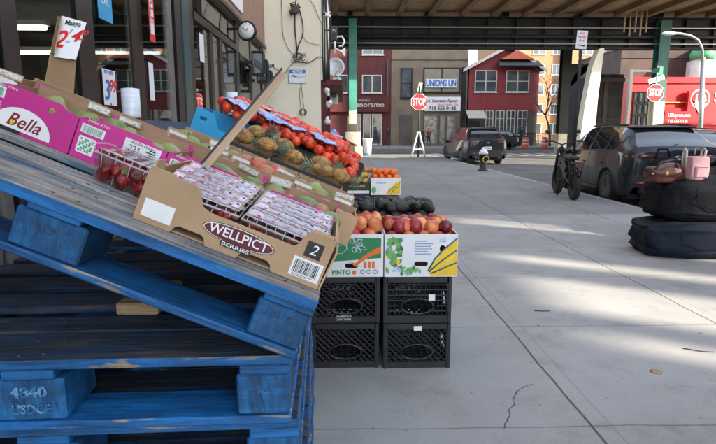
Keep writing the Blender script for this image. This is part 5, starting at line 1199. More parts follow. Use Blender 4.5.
    for sx in (-1, 1):
        for yy in (-.30, .88, -1.20):
            b = MB(); q_ = []
            for kz in range(7):
                rg = ring(yy); zz = .34 + (rg[5][1] - .36) * kz / 6
                for a_, c_ in zip(rg, rg[1:]):
                    if a_[1] <= zz <= c_[1]: f_ = (zz - a_[1]) / max(1e-5, c_[1] - a_[1]); q_.append((sx * (lerp(a_[0], c_[0], f_) - .001), yy - (.10 * (1 - kz / 6) ** 2 if yy < -1 else 0) + (.0), zz)); break
            if len(q_) > 1: b.tube(q_, .005, 'black', 4); b.build('panel_gap', t)
        b = MB(); b.tube([(sx * h * .974, -1.45, ring(-1.45)[5][1]), (sx * h * .982, -.3, ring(-.3)[5][1]), (sx * h * .982, .9, ring(.9)[5][1])], .012, 'black', 5); b.build('window_trim', t)
    b = MB(); b.box((-h * .8, -L / 2 + .3, .18), (h * .8, L / 2 - .3, .27), 'cladding'); b.build('underbody', t)
    return t
make_car('dark blue black crossover parked at the kerb behind the electric bike', 'carpaint', 4.4, 1.76, 1.56, (6.20, 11.9, -.13), R(-4), plate='KGX 4821')
make_car('black crossover parked further up near the street corner with the hydrant beside it', 'carpaint', 4.5, 1.86, 1.62, (6.10, 25.9, -.13), R(4), plate='JRB 2756')
make_car('black car nearest the camera at the right edge behind the duffel bags', 'carpaint2', 4.6, 1.80, 1.58, (6.45, 7.1, -.13), R(-2), plate='HTS 9034')
make_car('dark car parked beyond the crossover, only its roof showing', 'carpaint2', 4.6, 1.80, 1.50, (9.3, 14.5, -.13), R(180), plate='LMR 5150')
make_car('pale far car parked across the avenue beside the orange barrels', 'carpaint', 4.5, 1.8, 1.5, (12.2, 45.3, -.13), R(90), plate='')

# ================================================================ E-BIKE
def bike():
    t = thing('electric_bike', 'black fat tyred electric bike standing at the kerb before the crossover', 'electric bike', (4.50, 10.85, 0), (0, 0, R(-6.5)))
    wr = .285
    for yy in (-.58, .58):
        w_ = bpy.data.objects.new('wheel', None); COL.objects.link(w_); w_.parent = t; w_.location = (0, yy, wr); T = Matrix.Rotation(R(90), 4, 'Y')
        b = MB(); b.lathe([(.195, -.04), (.235, -.062), (.27, -.05), (wr, -.02), (wr, .02), (.27, .05), (.235, .062), (.195, .04)], 'tyre', 32, T); b.build('tyre', w_)
        b = MB(); b.lathe([(.18, -.03), (.20, -.04), (.20, .04), (.18, .03)], 'frame', 32, T); b.lathe([(0, -.07), (.07, -.06), (.07, .06), (0, .07)], 'frame', 16, T)
        for k in range(8): a = k * PI / 4; b.tube([(0, math.cos(a) * .06, math.sin(a) * .06), (0, math.cos(a) * .19, math.sin(a) * .19)], .010, 'frame', 5)
        b.build('rim', w_)
        b = MB(); b.tube([(0, yy + math.cos(a) * .33, wr + math.sin(a) * .33) for a in [R(20 + 14 * k) for k in range(10)]], [.03] * 10, 'frame', 6); b.build('mudguard', t)
    b = MB(); b.tube([(0, .45, .92), (0, .1, .52), (0, -.12, .42)], .038, 'frame'); b.tube([(0, .45, .92), (0, .2, .72), (0, -.3, .74)], .03, 'frame'); b.tube([(0, -.12, .42), (0, -.28, .78)], .03, 'frame')
    for sx in (-1, 1): b.tube([(sx * .07, -.58, wr), (sx * .06, -.12, .42)], .02, 'frame'); b.tube([(sx * .07, -.58, wr), (sx * .05, -.35, .72)], .016, 'frame')
    b.build('frame', t)
    b = MB()
    for sx in (-1, 1): b.tube([(sx * .075, .58, wr), (sx * .075, .5, .62), (sx * .06, .43, .95)], [.022, .03, .026], 'frame')
    b.tube([(-.08, .45, .80), (.08, .45, .80)], .02, 'frame'); b.build('fork', t)
    b = MB(); b.tube([(-.34, .30, 1.12), (-.18, .38, 1.10), (0, .42, 1.04), (.18, .38, 1.10), (.34, .30, 1.12)], .014, 'frame'); b.tube([(0, .42, .95), (0, .42, 1.05)], .02, 'frame')
    for sx in (-1, 1): b.tube([(sx * .26, .34, 1.115), (sx * .37, .28, 1.12)], .02, 'cladding'); b.tube([(sx * .24, .36, 1.12), (sx * .3, .4, 1.28)], .007, 'frame', 5); b.sph((sx * .31, .40, 1.31), (.055, .012, .04), 'frame', 12, 8)
    b.build('handlebar', t)
    b = MB(); b.lathe([(0, 0), (.06, 0), (.075, .05), (.05, .09), (0, .1)], 'frame', 16, Matrix.Translation((0, .50, .93)) @ Matrix.Rotation(R(90), 4, 'X')); b.build('headlamp', t)
    b = MB(); b.box((-.09, -.55, .76), (.09, .05, .84), 'cladding', bev=.03); b.build('seat', t)
    b = MB(); b.box((-.06, -.1, .46), (.06, .2, .70), 'frame', bev=.02, R_=Matrix.Rotation(R(35), 3, 'X')); b.box((-.07, -.24, .36), (.07, -.02, .50), 'frame', bev=.02); b.build('battery', t)
    b = MB(); b.box((-.09, -.86, .70), (.09, -.5, .73), 'frame', bev=.01); b.tube([(-.07, -.8, .70), (-.07, -.6, .32)], .01, 'frame'); b.tube([(.07, -.8, .70), (.07, -.6, .32)], .01, 'frame'); b.build('rear_rack', t)
    b = MB(); b.box((-.04, -.885, .64), (.04, -.865, .70), 'tail', bev=.005); b.build('tail_lamp', t)
    b = MB(); b.tube([(-.05, -.12, .36), (-.20, -.14, .02)], .012, 'frame'); b.build('kickstand', t)
    b = MB(); b.tube([(-.14, -.12, .36), (.14, -.12, .36)], .012, 'frame'); b.box((-.2, -.16, .345), (-.11, -.09, .37), 'cladding'); b.box((.11, -.16, .345), (.2, -.09, .37), 'cladding'); b.build('pedal', t)
bike()

# ================================================================ BAGS
def softbag(name, label, cx, cy, z0, sx, sy, sz, m, rz, seed):
    t = thing(name, label, 'duffel bag', (cx, cy, z0), (0, 0, R(rz)), 'soft bags on the sidewalk')
    b = MB(); i = b.mi(m); nu, nv = 120, 56; g = []
    for a in range(nv + 1):
        th = PI * a / nv; row = []
        for c in range(nu if 0 < a < nv else 1):
            ph = 2 * PI * c / nu; e = .40
            def sp(v, p): return math.copysign(abs(v) ** p, v)
            x = sp(math.sin(th), e) * sp(math.cos(ph), e); y_ = sp(math.sin(th), e) * sp(math.sin(ph), e); z_ = sp(math.cos(th), .36)
            p = Vector((x * sx, y_ * sy, z_ * sz)); d = noise.noise(Vector((x * 2, y_ * 2, z_ * 2 + seed))) * .035 + noise.noise(Vector((x * 6, y_ * 5, z_ * 7 + seed))) * .016 - .007 * max(0, 1 - abs(noise.noise(Vector((x * 3, y_ * 3, z_ * 2.5 + seed))) * 6)) - .004 * max(0, 1 - abs(noise.noise(Vector((x * 7 + 3, y_ * 6, z_ * 5 + seed))) * 5))
            p *= 1 + d / max(sz, .15) * .5; p.z += sz
            if p.z < 0: p.z = 0
            # sag
            p.z -= .03 * (x * x) * (z_ > 0)
            row.append(b._v(p))
        g.append(row)
    for a in range(nv):
        for c in range(nu):
            A, B = g[a], g[a + 1]
            q = (A[0], B[c], B[(c + 1) % nu]) if len(A) == 1 else (A[c], B[0], A[(c + 1) % nu]) if len(B) == 1 else (A[c], B[c], B[(c + 1) % nu], A[(c + 1) % nu])
            f = b.bm.faces.new(q); f.smooth = True; f.material_index = i
    b.build('bag_body', t)
    b = MB(); b.tube([(-sx * .5, -sy * 1.005, sz * 1.5), (-sx * .48, -sy * 1.03, sz * .9), (-sx * .2, -sy * 1.05, sz * .6), (sx * .1, -sy * 1.05, sz * .62), (sx * .3, -sy * 1.03, sz * .95), (sx * .32, -sy * 1.0, sz * 1.5)], .005, m, 6); b.build('strap', t)
    b = MB(); b.tube([(-sx * .7, -sy * .2, sz * 2 - .015), (0, -sy * .2, sz * 2 + .004), (sx * .7, -sy * .2, sz * 2 - .015)], .006, 'black', 5); b.build('zip', t)
    return t
softbag('duffel_bag', 'large navy soft bag lying on the sidewalk at the bottom of the pile', 3.78, 5.62, 0, .60, .36, .195, M['bag'], -8, 1.3)
softbag('duffel_bag', 'large black soft bag stacked on the navy one, carrying the handbags', 3.90, 5.66, .375, .60, .34, .235, M['bag2'], -5, 7.7)
def backpack(t):
    b = MB(); b.sph((0, 0, .12), (.16, .10, .19), 'pink', 32, 22, jit=.06)
    for v in b.bm.verts: v.co.x = max(-.105, min(.105, v.co.x)); v.co.z = max(0, min(.235, v.co.z)); v.co.y = max(-.062, min(.062, v.co.y))
    bmesh.ops.smooth_vert(b.bm, verts=b.bm.verts[:], factor=.5, use_axis_x=True, use_axis_y=True, use_axis_z=True); bmesh.ops.smooth_vert(b.bm, verts=b.bm.verts[:], factor=.5, use_axis_x=True, use_axis_y=True, use_axis_z=True)
    b.build('body', t)
    b = MB(); b.box((-.075, -.085, .02), (.075, -.055, .14), 'pink', bev=.012); b.build('front_pocket', t)
    for sx in (-1, 1):
        b = MB(); b.tube([(sx * .10, .03, .12), (sx * .115, .02, .29), (sx * .112, .04, .315), (sx * .11, .07, .26), (sx * .10, .07, .08)], .012, pm('pale_strap', (.62, .56, .52), None, 5, .5), 8); b.build('strap', t)
    b = MB(); b.tube([(-.04, .0, .25), (-.03, 0, .32), (.03, 0, .32), (.04, .0, .25)], .007, 'pale' if 'pale' in M else 'pink', 6); b.build('handle', t)
    b = MB(); b.box((-.06, -.088, .125), (.06, -.0855, .129), 'brownl'); b.build('zip', t)
bp = at(695, 181, 5.45)
backpack(thing('backpack', 'small pink leather backpack on top of the bag pile', 'backpack', (bp.x, 5.45, .82), (0, 0, R(10))))
hb = at(662, 181, 5.5)
t = thing('handbag', 'brown leather handbag slumped on the bag pile left of the pink backpack', 'handbag', (hb.x + .02, 5.5, .80), (0, 0, R(-5)))
b = MB(); b.sph((0, 0, .075), (.19, .10, .10), 'brownl', 24, 16, jit=.35); b.build('body', t)
b = MB(); b.tube([(-.13, -.06, .12), (-.08, -.09, .2), (.04, -.08, .22), (.10, -.06, .13)], .011, 'brownl', 8); b.build('handle', t)
b = MB(); b.sph((-.02, -.095, .085), (.02, .008, .02), 'gold', 10, 6); b.sph((-.15, -.07, .08), (.012, .008, .012), 'chrome', 10, 6); b.build('buckle', t)
t = thing('handbag', 'black handbag standing behind the brown one on the pile', 'handbag', (hb.x + .12, 5.72, .82), (0, 0, R(12)))
b = MB(); b.sph((0, 0, .10), (.17, .08, .13), 'bag2', 20, 14, jit=.25); b.build('body', t); b = MB(); b.tube([(-.1, 0, .2), (-.07, 0, .3), (.05, 0, .3), (.09, 0, .2)], .01, 'bag2', 8); b.build('handle', t)

# ================================================================ STREET FURNITURE
def octo(r): return [(r * math.cos(R(22.5 + 45 * k)), r * math.sin(R(22.5 + 45 * k))) for k in range(8)]
def stop_head(t, z, y, r=.45):
    shape('sign_plate', [octo(r)], 'whitep', .004, t, (0, y, z)); shape('sign_face', [octo(r * .94)], 'stopred', .002, t, (0, y - .004, z))
    text('STOP', r * .95, 'whitep', t, (0, y - .008, z), width=r * 1.45, weight=r * .028, depth=.003, sy=1.15)
sp = gp(418, 157)
t = thing('stop_sign', 'stop sign on a pole behind the white A-frame at the sidewalk corner', 'stop sign', (3.86, 28.42, 0), group='stop signs')
zc_ = at(419, 102, 28.4).z; stop_head(t, zc_, -.03)
b = MB(); b.tube([(0, 0, 0), (0, 0, zc_ + .8)], .04, 'steel_dark'); b.build('pole', t)
b = MB(); b.box((-.07, -.02, zc_ + .5), (.12, .01, zc_ + 1.0), pm('street_plate', (.55, .56, .45), (.2, .35, .2), 8, .5), R_=Matrix.Rotation(R(12), 3, 'Y')); b.build('street_plate', t)
t = thing('a_frame_barricade', 'white folding A-frame standing around the corner stop sign pole', 'barricade', (3.84, 28.25, 0))
for sx in (-1, 1):
    for sy in (-1, 1):
        b = MB(); b.tube([(sx * .36, sy * .1, 0), (sx * .05, sy * .06, 1.25)], .035, 'white', 6); b.build('leg', t)
b = MB(); b.box((-.09, -.11, 1.24), (.09, .11, 1.30), 'white', bev=.01); b.box((-.24, -.08, .40), (.24, -.06, .44), 'white'); b.build('crossbar', t)
p = at(655, 93, 28.0)
t = thing('stop_sign', 'stop sign with street name plates before the green column on the right', 'stop sign', (p.x, 28.0, 0), group='stop signs')
stop_head(t, p.z, -.05, .47); b = MB(); b.tube([(0, 0, -.13), (0, 0, p.z + 1.5)], .045, 'galv'); b.build('pole', t)
b = MB(); b.box((-.42, -.03, p.z + .56), (.42, -.01, p.z + .80), 'whitep', R_=Matrix.Rotation(R(-18), 3, 'Y')); b.build('one_way_plate', t); text('AVE', .18, 'black', t, (0, -.034, p.z + .68), rot=(R(90), R(-18), 0), width=.5)
b = MB(); b.box((-.05, -.32, p.z + 1.0), (-.02, .32, p.z + 1.25), 'steel_green'); b.box((.0, -.03, p.z + .9), (.30, -.01, p.z + 1.35), 'steel_green'); b.build('street_plate', t)
# parking sign pole
p1_ = at(582, 31, 11.7); pb_ = Vector((at(575, 150, 11.7).x - .02, 11.7, 0))
t = thing('parking_sign_pole', 'leaning dark pole with small white parking sign beside the electric bike', 'sign pole', pb_)
tv = p1_ - pb_
b = MB(); b.tube([(0, 0, 0), tv], .035, 'steel_dark'); b.build('pole', t)
rotp = (0, math.atan2(tv.x, tv.z), 0)
sgn = thing if 0 else None
b = MB(); b.box((-.115, -.045, -.37), (.115, -.038, .0), 'whitep', bev=.003); o = b.build('sign_plate', t, loc=tv, rot=(0, rotp[1] + R(3), 0))
for k, (s__, m_, z_, w_) in enumerate((('NO', 'redp', -.06, .10), ('PARKING', 'redp', -.13, .17), ('8-6', 'redp', -.20, .12))):
    text(s__, .06, m_, o, (0, -.048, z_), width=w_, weight=.001)
b = MB(); b.prism([(-.08, -.30), (.05, -.315), (.05, -.33), (.085, -.305), (.05, -.28), (.05, -.295), (-.08, -.28)], -.05, -.046, 'black'); b.build('arrow', o)
# hydrant
t = thing('fire_hydrant', 'black fire hydrant with silver bonnet and yellow ringed cap near the corner', 'fire hydrant', (4.66, 18.1, 0))
b = MB(); b.lathe([(0, 0), (.17, 0), (.17, .04), (.12, .06), (.115, .50), (.15, .52), (.15, .56), (0, .56)], 'frame', 24); b.build('barrel', t)
b = MB(); b.lathe([(0, .56), (.155, .565), (.15, .62), (.11, .70), (.05, .76), (.03, .80), (0, .80)], pm('silver_paint', (.75, .76, .78), (.6, .62, .65), 8, .45, metal=.2), 24); b.build('bonnet', t)
b = MB(); b.tube([(0, -.1, .40), (0, -.19, .40)], .075, 'frame', 16); b.tube([(.1, 0, .42), (.17, 0, .42)], .055, 'frame', 12); b.tube([(-.1, 0, .42), (-.17, 0, .42)], .055, 'frame', 12); b.build('outlet', t)
b = MB(); T = Matrix.Translation((.05, -.18, .40)); b.tube([(.04 + .10 * math.cos(a * PI / 12), -.2, .40 + .10 * math.sin(a * PI / 12)) for a in range(25)], .014, 'yellowp', 8); b.build('yellow_ring', t)
# bin
t = thing('litter_bin', 'white litter bin at the foot of the left steel column', 'bin', (1.28, 30.6, 0)); b = MB(); b.lathe([(0, 0), (.21, 0), (.26, .85), (.28, .88), (.28, .93), (.24, .93), (.22, .2), (0, .2)], 'white', 20); b.build('bin_body', t)
b = MB(); b.lathe([(.20, .0), (.235, .02), (.235, .09), (.2, .1)], 'bluep', 20, Matrix.Translation((0, 0, .01))); b.build('foot_band', t)
# street lamp right
Pl = at(703, 125, 23.5)
t = thing('street_lamp', 'grey street lamp with curved arm at the right before the red shop sign', 'street lamp', (Pl.x, 23.5, 0))
arm = [at(*q, 23.5) - Vector((Pl.x, 23.5, 0)) for q in ((703, 60), (702, 48), (698, 40), (690, 35.5), (680, 33.5), (672, 33))]
b = MB(); b.tube([(0, 0, -.13), arm[0] + Vector((0, 0, .1))], [.11, .085], 'galv', 12); b.tube([(0, 0, -.13), (0, 0, .5)], [.19, .15], 'galv', 12); b.build('pole', t)
b = MB(); b.tube(arm, .05, 'galv', 10); b.build('arm', t)
b = MB(); b.sph(arm[-1] + Vector((-.12, 0, -.02)), (.33, .13, .08), 'white', 18, 10); b.build('lamp_head', t)
# orange barrels
for k, px in enumerate((526.5, 546)):
    p = at(px, 143, 46.0); t = thing('traffic_barrel', ('orange traffic barrel before the red house', 'orange traffic barrel under the bare tree')[k], 'barrel', (p.x, 46.3, -.13), group='orange barrels')
    b = MB(); b.lathe([(0, 0), (.33, 0), (.33, .06), (.28, .07), (.24, .95), (.2, 1.0), (0, 1.0)], 'orangeb', 18); b.build('barrel_body', t)
    for z in (.35, .65): b = MB(); b.lathe([(.275 - z * .035, z), (.282 - z * .035, z + .005), (.276 - z * .035, z + .13), (.27 - z * .035, z + .135)], 'whitep', 18); b.build('white_band', t)

# ================================================================ ELEVATED RAILWAY
er = thing('elevated_railway', 'dark steel elevated railway crossing over the street under brown decking', 'railway viaduct', (0, 29, 0))
def eb(name, fn): b = MB(Matrix.Translation((0, -29, 0))); fn(b); return b.build(name, er)
ZD = 7.25; X0, X1 = -14, 46
eb('deck', lambda b: b.box((X0, 25.2, ZD + .25), (X1, 40.5, ZD + .45), 'ties'))
k = 0; x = X0 + .6
while x < X1:
    eb('cross_beam', lambda b: (b.box((x - .06, 25.3, ZD - .02), (x + .06, 29.2, ZD + .245), 'steel_brown'), b.box((x - .14, 25.3, ZD - .05), (x + .14, 29.2, ZD - .021), 'steel_brown'))); x += 1.62
eb('edge_beam', lambda b: (b.box((X0, 25.0, ZD - .05), (X1, 25.18, ZD + .6), 'steel_brown')))
def girder(y, zb=5.5):
    def fn(b):
        b.box((X0, y - .04, zb + .05), (X1, y + .04, ZD - .1), 'steel_dark'); b.box((X0, y - .3, ZD - .098), (X1, y + .3, ZD - .06), 'steel_dark'); b.box((X0, y - .3, zb), (X1, y + .3, zb + .048), 'steel_dark')
        xx = X0 + .5
        while xx < X1: b.box((xx - .02, y - .2, zb + .06), (xx + .02, y - .045, ZD - .1), 'steel_dark'); xx += 1.5
    eb('girder', fn)
girder(29.35, 5.62); girder(35.5, 6.68)
def pipes(b):
    for z, r in ((6.65, .05), (6.2, .09), (5.85, .045)): b.tube([(X0, 29.0, z), (X1, 29.0, z)], r, 'steel_dark' if r > .05 else 'galv', 8)
eb('pipe_run', pipes)
for x in [X0 + 2 + 4.1 * i for i in range(14)]:
    eb('floor_beam', lambda b: b.box((x - .15, 29.4, 7.3), (x + .15, 40.3, 7.49), 'steel_dark'))
def parapet(b):
    b.box((X0, 25.2, ZD + .46), (X1, 25.3, ZD + 1.5), 'steel_brown'); b.box((X0, 40.3, ZD + .46), (X1, 40.5, ZD + 1.6), 'steel_brown')
eb('parapet', parapet)
eb('hanging_pipes', lambda b: [b.tube([(14.2 + .28 * i, 28.2, ZD + .1), (14.2 + .28 * i, 28.2, 6.3 - .2 * (i % 2))], .045, 'ties', 6) for i in range(5)] )
def column(label, x, y, split=2.4, green='steel_green', wide=.42, base=True):
    t = thing('steel_column', label, 'column', (x, y, 0), group='railway columns'); h = wide / 2; z0 = -.13
    b = MB(); b.box((-h, -h, split), (h, -h + .05, 7.0), green); b.box((-h, h - .05, split), (h, h, 7.0), green); b.box((-.03, -h + .051, split), (.03, h - .051, 7.0), green)
    for i in range(20):
        for sx in (-1, 1): b.sph((sx * h * .75, -h - .002, split + .15 + i * .22), .018, green, 6, 4)
    b.build('shaft', t)
    b = MB(); b.box((-h, -h, z0), (h, -h + .05, split - .002), 'colcream'); b.box((-h, h - .05, z0), (h, h, split - .002), 'colcream'); b.box((-.03, -h + .051, z0), (.03, h - .051, split - .002), 'colcream'); b.build('painted_foot', t)
    if base: b = MB(); b.box((-h - .2, -h - .1, z0), (h + .2, h + .1, 1.30), 'colcream', bev=.03); b.box((-h - .28, -h - .18, z0), (h + .28, h + .18, .55), 'colcream', bev=.03); b.box((-h - .04, -h - .04, 1.302), (h + .04, h + .04, 1.7), 'greyb', bev=.02); b.build('foot_casing', t)
pL = at(353, 140, 28.9); column('green steel column with cream foot left of the stop sign, behind the fruit', pL.x, 28.9)
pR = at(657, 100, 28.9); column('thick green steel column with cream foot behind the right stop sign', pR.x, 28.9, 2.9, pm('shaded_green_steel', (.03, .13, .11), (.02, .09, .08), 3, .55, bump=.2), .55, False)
pM = at(566, 100, 34.0); column('dark steel column behind the leaning parking sign pole', pM.x, 34.4, 1.2, 'steel_dark', .55, False)
for k, x in enumerate((-8.5,)): column('steel column left of the cream wall under the railway', x, 28.9)
for k, (x, lb) in enumerate(((pL.x, 'rear railway column behind the left green one'),)): column(lb, x, 39.6, 2.4, 'steel_dark', .5, False)
# curved knee bracket from the middle column
kb = MB(); pk = []
for k in range(13):
    a = R(90 * k / 12); pk.append((.28 + 1.5 - 1.5 * math.cos(a) , 3.7 + 1.8 * math.sin(a)))
kb.prism(pk + [(.28, 5.5)], -.05, .05, 'steel_dark'); tag(kb.build('knee_bracket', loc=(pM.x, 34.4, 0)), 'curved dark bracket arching from the middle railway column to the girder', 'bracket')
# stone abutment and whitewashed pier
pa0 = at(597, 100, 40.0); pa1 = at(622, 100, 40.0)
t = thing('station_building', 'dark stone station headhouse with whitewashed pier under the railway', 'building', ((pa0.x + pa1.x) / 2, 41, 0))
wd = pa1.x - pa0.x
b = MB(); b.box((-wd / 2, -1, -.13), (wd / 2 + .03, 6, 5.45), 'stone'); b.build('wall', t)
b = MB(); b.box((wd / 2 - 1.4, -1.06, -.13), (wd / 2 - 1.1, -1.003, 5.4), 'greyb'); b.build('pilaster', t)
for k in range(6): b = MB(); b.box((-wd / 2 - .03, -1.03, .6 + k * .8), (wd / 2 + .03, -1.003, .63 + k * .8), 'greyb'); b.build('stone_course', t)
b = MB(); b.box((-wd / 2 - .1, -1.2, 4.9), (wd / 2 + .03, -1.003, 5.2), 'greyb'); b.build('cornice', t)
b = MB(); b.prism([(12.3, -.13), (13.1, -.13), (13.15, 3), (13.30, 5.55), (13.05, 5.5), (12.75, 4.6), (12.5, 2.6)], 28.3, 28.9, 'pier'); tag(b.build('white_pier'), 'tall whitewashed concrete pier leaning beside the dark middle column', 'pier')
# small lit bracket sign near the left
p = at(340, 46, 24.0)
t = thing('scroll_bracket', 'white curled metal bracket sign hanging near the left steel column', 'sign bracket', p)
b = MB(); b.tube([(-.22, 0, -.3), (-.22, 0, .15), (-.12, 0, .38), (.08, 0, .40), (.2, 0, .2), (.1, 0, .0), (-.05, 0, .0)], .04, 'white', 8); b.tube([(-.2, 0, -.1), (.1, 0, -.25), (.2, 0, -.42)], .035, 'white', 8); b.prism([(.0, -.2), (.22, -.42), (.24, -.05)], -.02, .02, 'white'); b.build('scroll', t)
b = MB(); b.tube([(-.22, 0, -.0), (-.95, 0, .1)], .03, 'frame', 6); b.build('arm', t)

# ================================================================ FAR BUILDINGS  (facade plane Y = 52)
YB = 52.0
def fx(px, Y=YB): return at(px, 100, Y).x
def fz(py, Y=YB): return at(400, py, Y).z
def win(t, ox, x0, x1, z0, z1, y=0, frame='trimw', mull=1, bars=0, name='window', gl='winglass', deep=.08):
    b = MB(); fw = .09
    b.box((x0, y - deep, z0), (x0 + fw, y - .002, z1), frame); b.box((x1 - fw, y - deep, z0), (x1, y - .002, z1), frame)
    b.box((x0 + fw, y - deep, z0), (x1 - fw, y - .002, z0 + fw), frame); b.box((x0 + fw, y - deep, z1 - fw), (x1 - fw, y - .002, z1), frame)
    for k in range(mull): xx = x0 + (x1 - x0) * (k + 1) / (mull + 1); b.box((xx - .05, y - deep + .003, z0 + fw), (xx + .05, y - .003, z1 - fw), frame)
    for k in range(bars): zz = z0 + (z1 - z0) * (k + 1) / (bars + 1); b.box((x0 + fw, y - deep + .006, zz - .03), (x1 - fw, y - .004, zz + .03), frame)
    o = b.build(name, t); b = MB(); b.box((x0 + fw, y - .035, z0 + fw), (x1 - fw, y - .006, z1 - fw), gl); b.build('pane', o); 
    b = MB(); b.box((x0 - .06, y - deep - .06, z0 - .08), (x1 + .06, y - .001, z0 - .003), frame); b.build('sill', o); return o
# maroon building
x0, x1 = fx(318), fx(391); t = thing('maroon_building', 'maroon painted two storey shop building left of the tan one', 'building', (x0, YB, 0)); W_ = x1 - x0
b = MB(); b.box((-8, 0, 0), (W_ - .01, 10, 10.6), 'maroonw'); b.build('wall', t)
def LX(px): return fx(px) - x0
win(t, 0, LX(362), LX(382), fz(93), fz(75), mull=1); win(t, 0, LX(362), LX(383), fz(55), fz(40), mull=1); win(t, 0, LX(338), LX(348), fz(93), fz(75), mull=0)
b = MB(); b.box((-.2, -.35, fz(112)), (W_ - .25, -.003, fz(96)), 'maroonw'); b.build('sign_band', t)
text('panoramo', .62, 'trimw', t, (LX(368), -.37, fz(105)), width=3.0, weight=.01); text('wellness', .35, 'trimw', t, (LX(364), -.37, fz(100.5)), width=1.1)
for a, c in ((350, 361), (363, 371), (372, 382)): win(t, 0, LX(a), LX(c), .1, fz(114), mull=0, name='shop_window')
b = MB(); b.box((LX(386.3), -.1, fz(100)), (LX(388), -.003, fz(60)), 'greyb'); b.build('drain_pipe', t)
# tan building
x0, x1 = fx(391), fx(467); t = thing('tan_building', 'tan stucco two storey shop with a blue lettered window and white sign band', 'building', (x0, YB, 0)); W_ = x1 - x0
b = MB(); b.box((.01, 0, 0), (W_, 10, fz(45)+.4), 'tan'); b.build('wall', t)
b = MB(); b.box((.01, -.08, fz(60)), (W_, -.002, fz(59)), 'greyb'); b.build('cornice', t)
win(t, 0, LX(400.5), LX(412), fz(98), fz(68), frame='frame', mull=0, bars=1)
wnd = win(t, 0, LX(423), LX(459.5), fz(92.5), fz(67.5), frame='frame', mull=1, gl=pm('curtained_glass', (.30, .27, .20), (.24, .21, .16), .8, .12, spec=.8))
b = MB(); b.box((LX(425), -.15, fz(87.5)), (LX(456), -.10, fz(79)), 'whitep'); b.build('lettered_panel', t)
text('UNIONS UN', .82, 'bluep', t, (LX(440.5), -.17, fz(83.3)), width=LX(455.5) - LX(425.6), weight=.03)
b = MB(); b.box((LX(424), -.3, fz(111)), (LX(460), -.003, fz(97)), 'whitep'); b.build('sign_band', t)
text('HA  Insurance Agency', .42, 'steel_dark', t, (LX(441), -.32, fz(101)), width=3.1, weight=.006); text('Auto  Home  Tax', .32, 'redp', t, (LX(448), -.32, fz(104.7)), width=1.9); text('718 555 0142', .42, 'black', t, (LX(442), -.32, fz(108.4)), width=2.6, weight=.012)
b = MB(); b.box((LX(400), -.06, .02), (LX(412.5), -.003, fz(115)), 'greyb'); b.build('roller_door', t)
for a, c in ((424, 438), (440, 446), (447, 456)): win(t, 0, LX(a), LX(c), .15, fz(115), frame='alu', mull=0, name='shop_window', gl=pm('lit_shop_glass', (.42, .40, .33), (.15, .14, .12), 3, .1, spec=.8))
b = MB(); b.box((LX(461), -.12, 0), (LX(465.5), -.002, fz(67)), 'frame'); b.build('dark_gap', t)
# red house
x0, x1 = fx(468.5), fx(538); Hs = thing('red_house', 'red clapboard house with pale gable trim beside the bare tree', 'house', (x0, YB, 0)); W_ = x1 - x0; xc = LX(506)
ze = fz(68)
b = MB(); b.box((0, 0, 3.2), (W_, 9, ze), 'siding'); b.prism([(0, ze + .001), (W_, ze + .001), (xc, fz(44) - .25)], .02, 9, 'siding'); b.build('wall', Hs)
b = MB(); b.box((0, .02, 0), (W_, 9, 3.19), 'greyb'); b.build('ground_floor', Hs)
for sgn_, xe in ((-1, -.7), (1, W_ + .5)):
    b = MB(); zt = fz(44); zl = ze - .1
    q = [(xc, -.5, zt), (xe, -.5, zl), (xe, 9.3, zl), (xc, 9.3, zt)]; slab(b, q if sgn_ < 0 else q[::-1], .12, 'roofsh'); b.build('roof', Hs)
    b = MB(); b.prism([(xc, zt - .02), (xe, zl - .02), (xe, zl - .30), (xc, zt - .34)], -.6, -.503, 'trimw'); b.build('gable_trim', Hs)
b = MB(); slab(b, [(LX(494), -1.3, fz(67.5)), (LX(536), -1.3, fz(67.5)), (LX(536), -.02, fz(61)), (LX(497), -.02, fz(61))], .1, 'roofsh'); b.build('porch_roof', Hs)
b = MB(); b.prism([(LX(497), fz(60)), (LX(530), fz(60)), (LX(512), fz(51))], -.9, -.03, pm('sunlit_red_siding', (.55, .11, .06), None, 3, .7)); b.build('dormer', Hs)  # gable front: orange sunlight put into the siding colour
win(Hs, 0, LX(474), LX(496), fz(92), fz(70), frame='trimw', mull=1, bars=1); win(Hs, 0, LX(505), LX(528), fz(92), fz(70), frame='trimw', mull=1, bars=1)
for a, c in ((486, 494), (496, 505), (507, 516), (518, 528)): win(Hs, 0, LX(a), LX(c), 1.0, fz(110), y=.02, frame='trimw', mull=1, bars=2)
b = MB(); slab(b, [(LX(466), -1.4, fz(119)), (LX(484), -1.4, fz(119)), (LX(484), -.0, fz(111)), (LX(466), -.0, fz(111))], .06, 'trimw'); b.build('door_awning', Hs)
b = MB(); b.box((LX(470), -.02, 0), (LX(481), .018, 2.3), 'frame'); b.build('door', Hs)
b = MB(); xx = -.5
while xx < W_ + 1: b.box((xx, -1.5, 0), (xx + .03, -1.47, 1.2), 'frame'); xx += .16
b.box((-.5, -1.51, 1.15), (W_ + 1, -1.46, 1.2), 'frame'); tag(b.build('iron_fence', loc=(x0, YB, 0)), 'low black iron railing in front of the red house', 'fence')
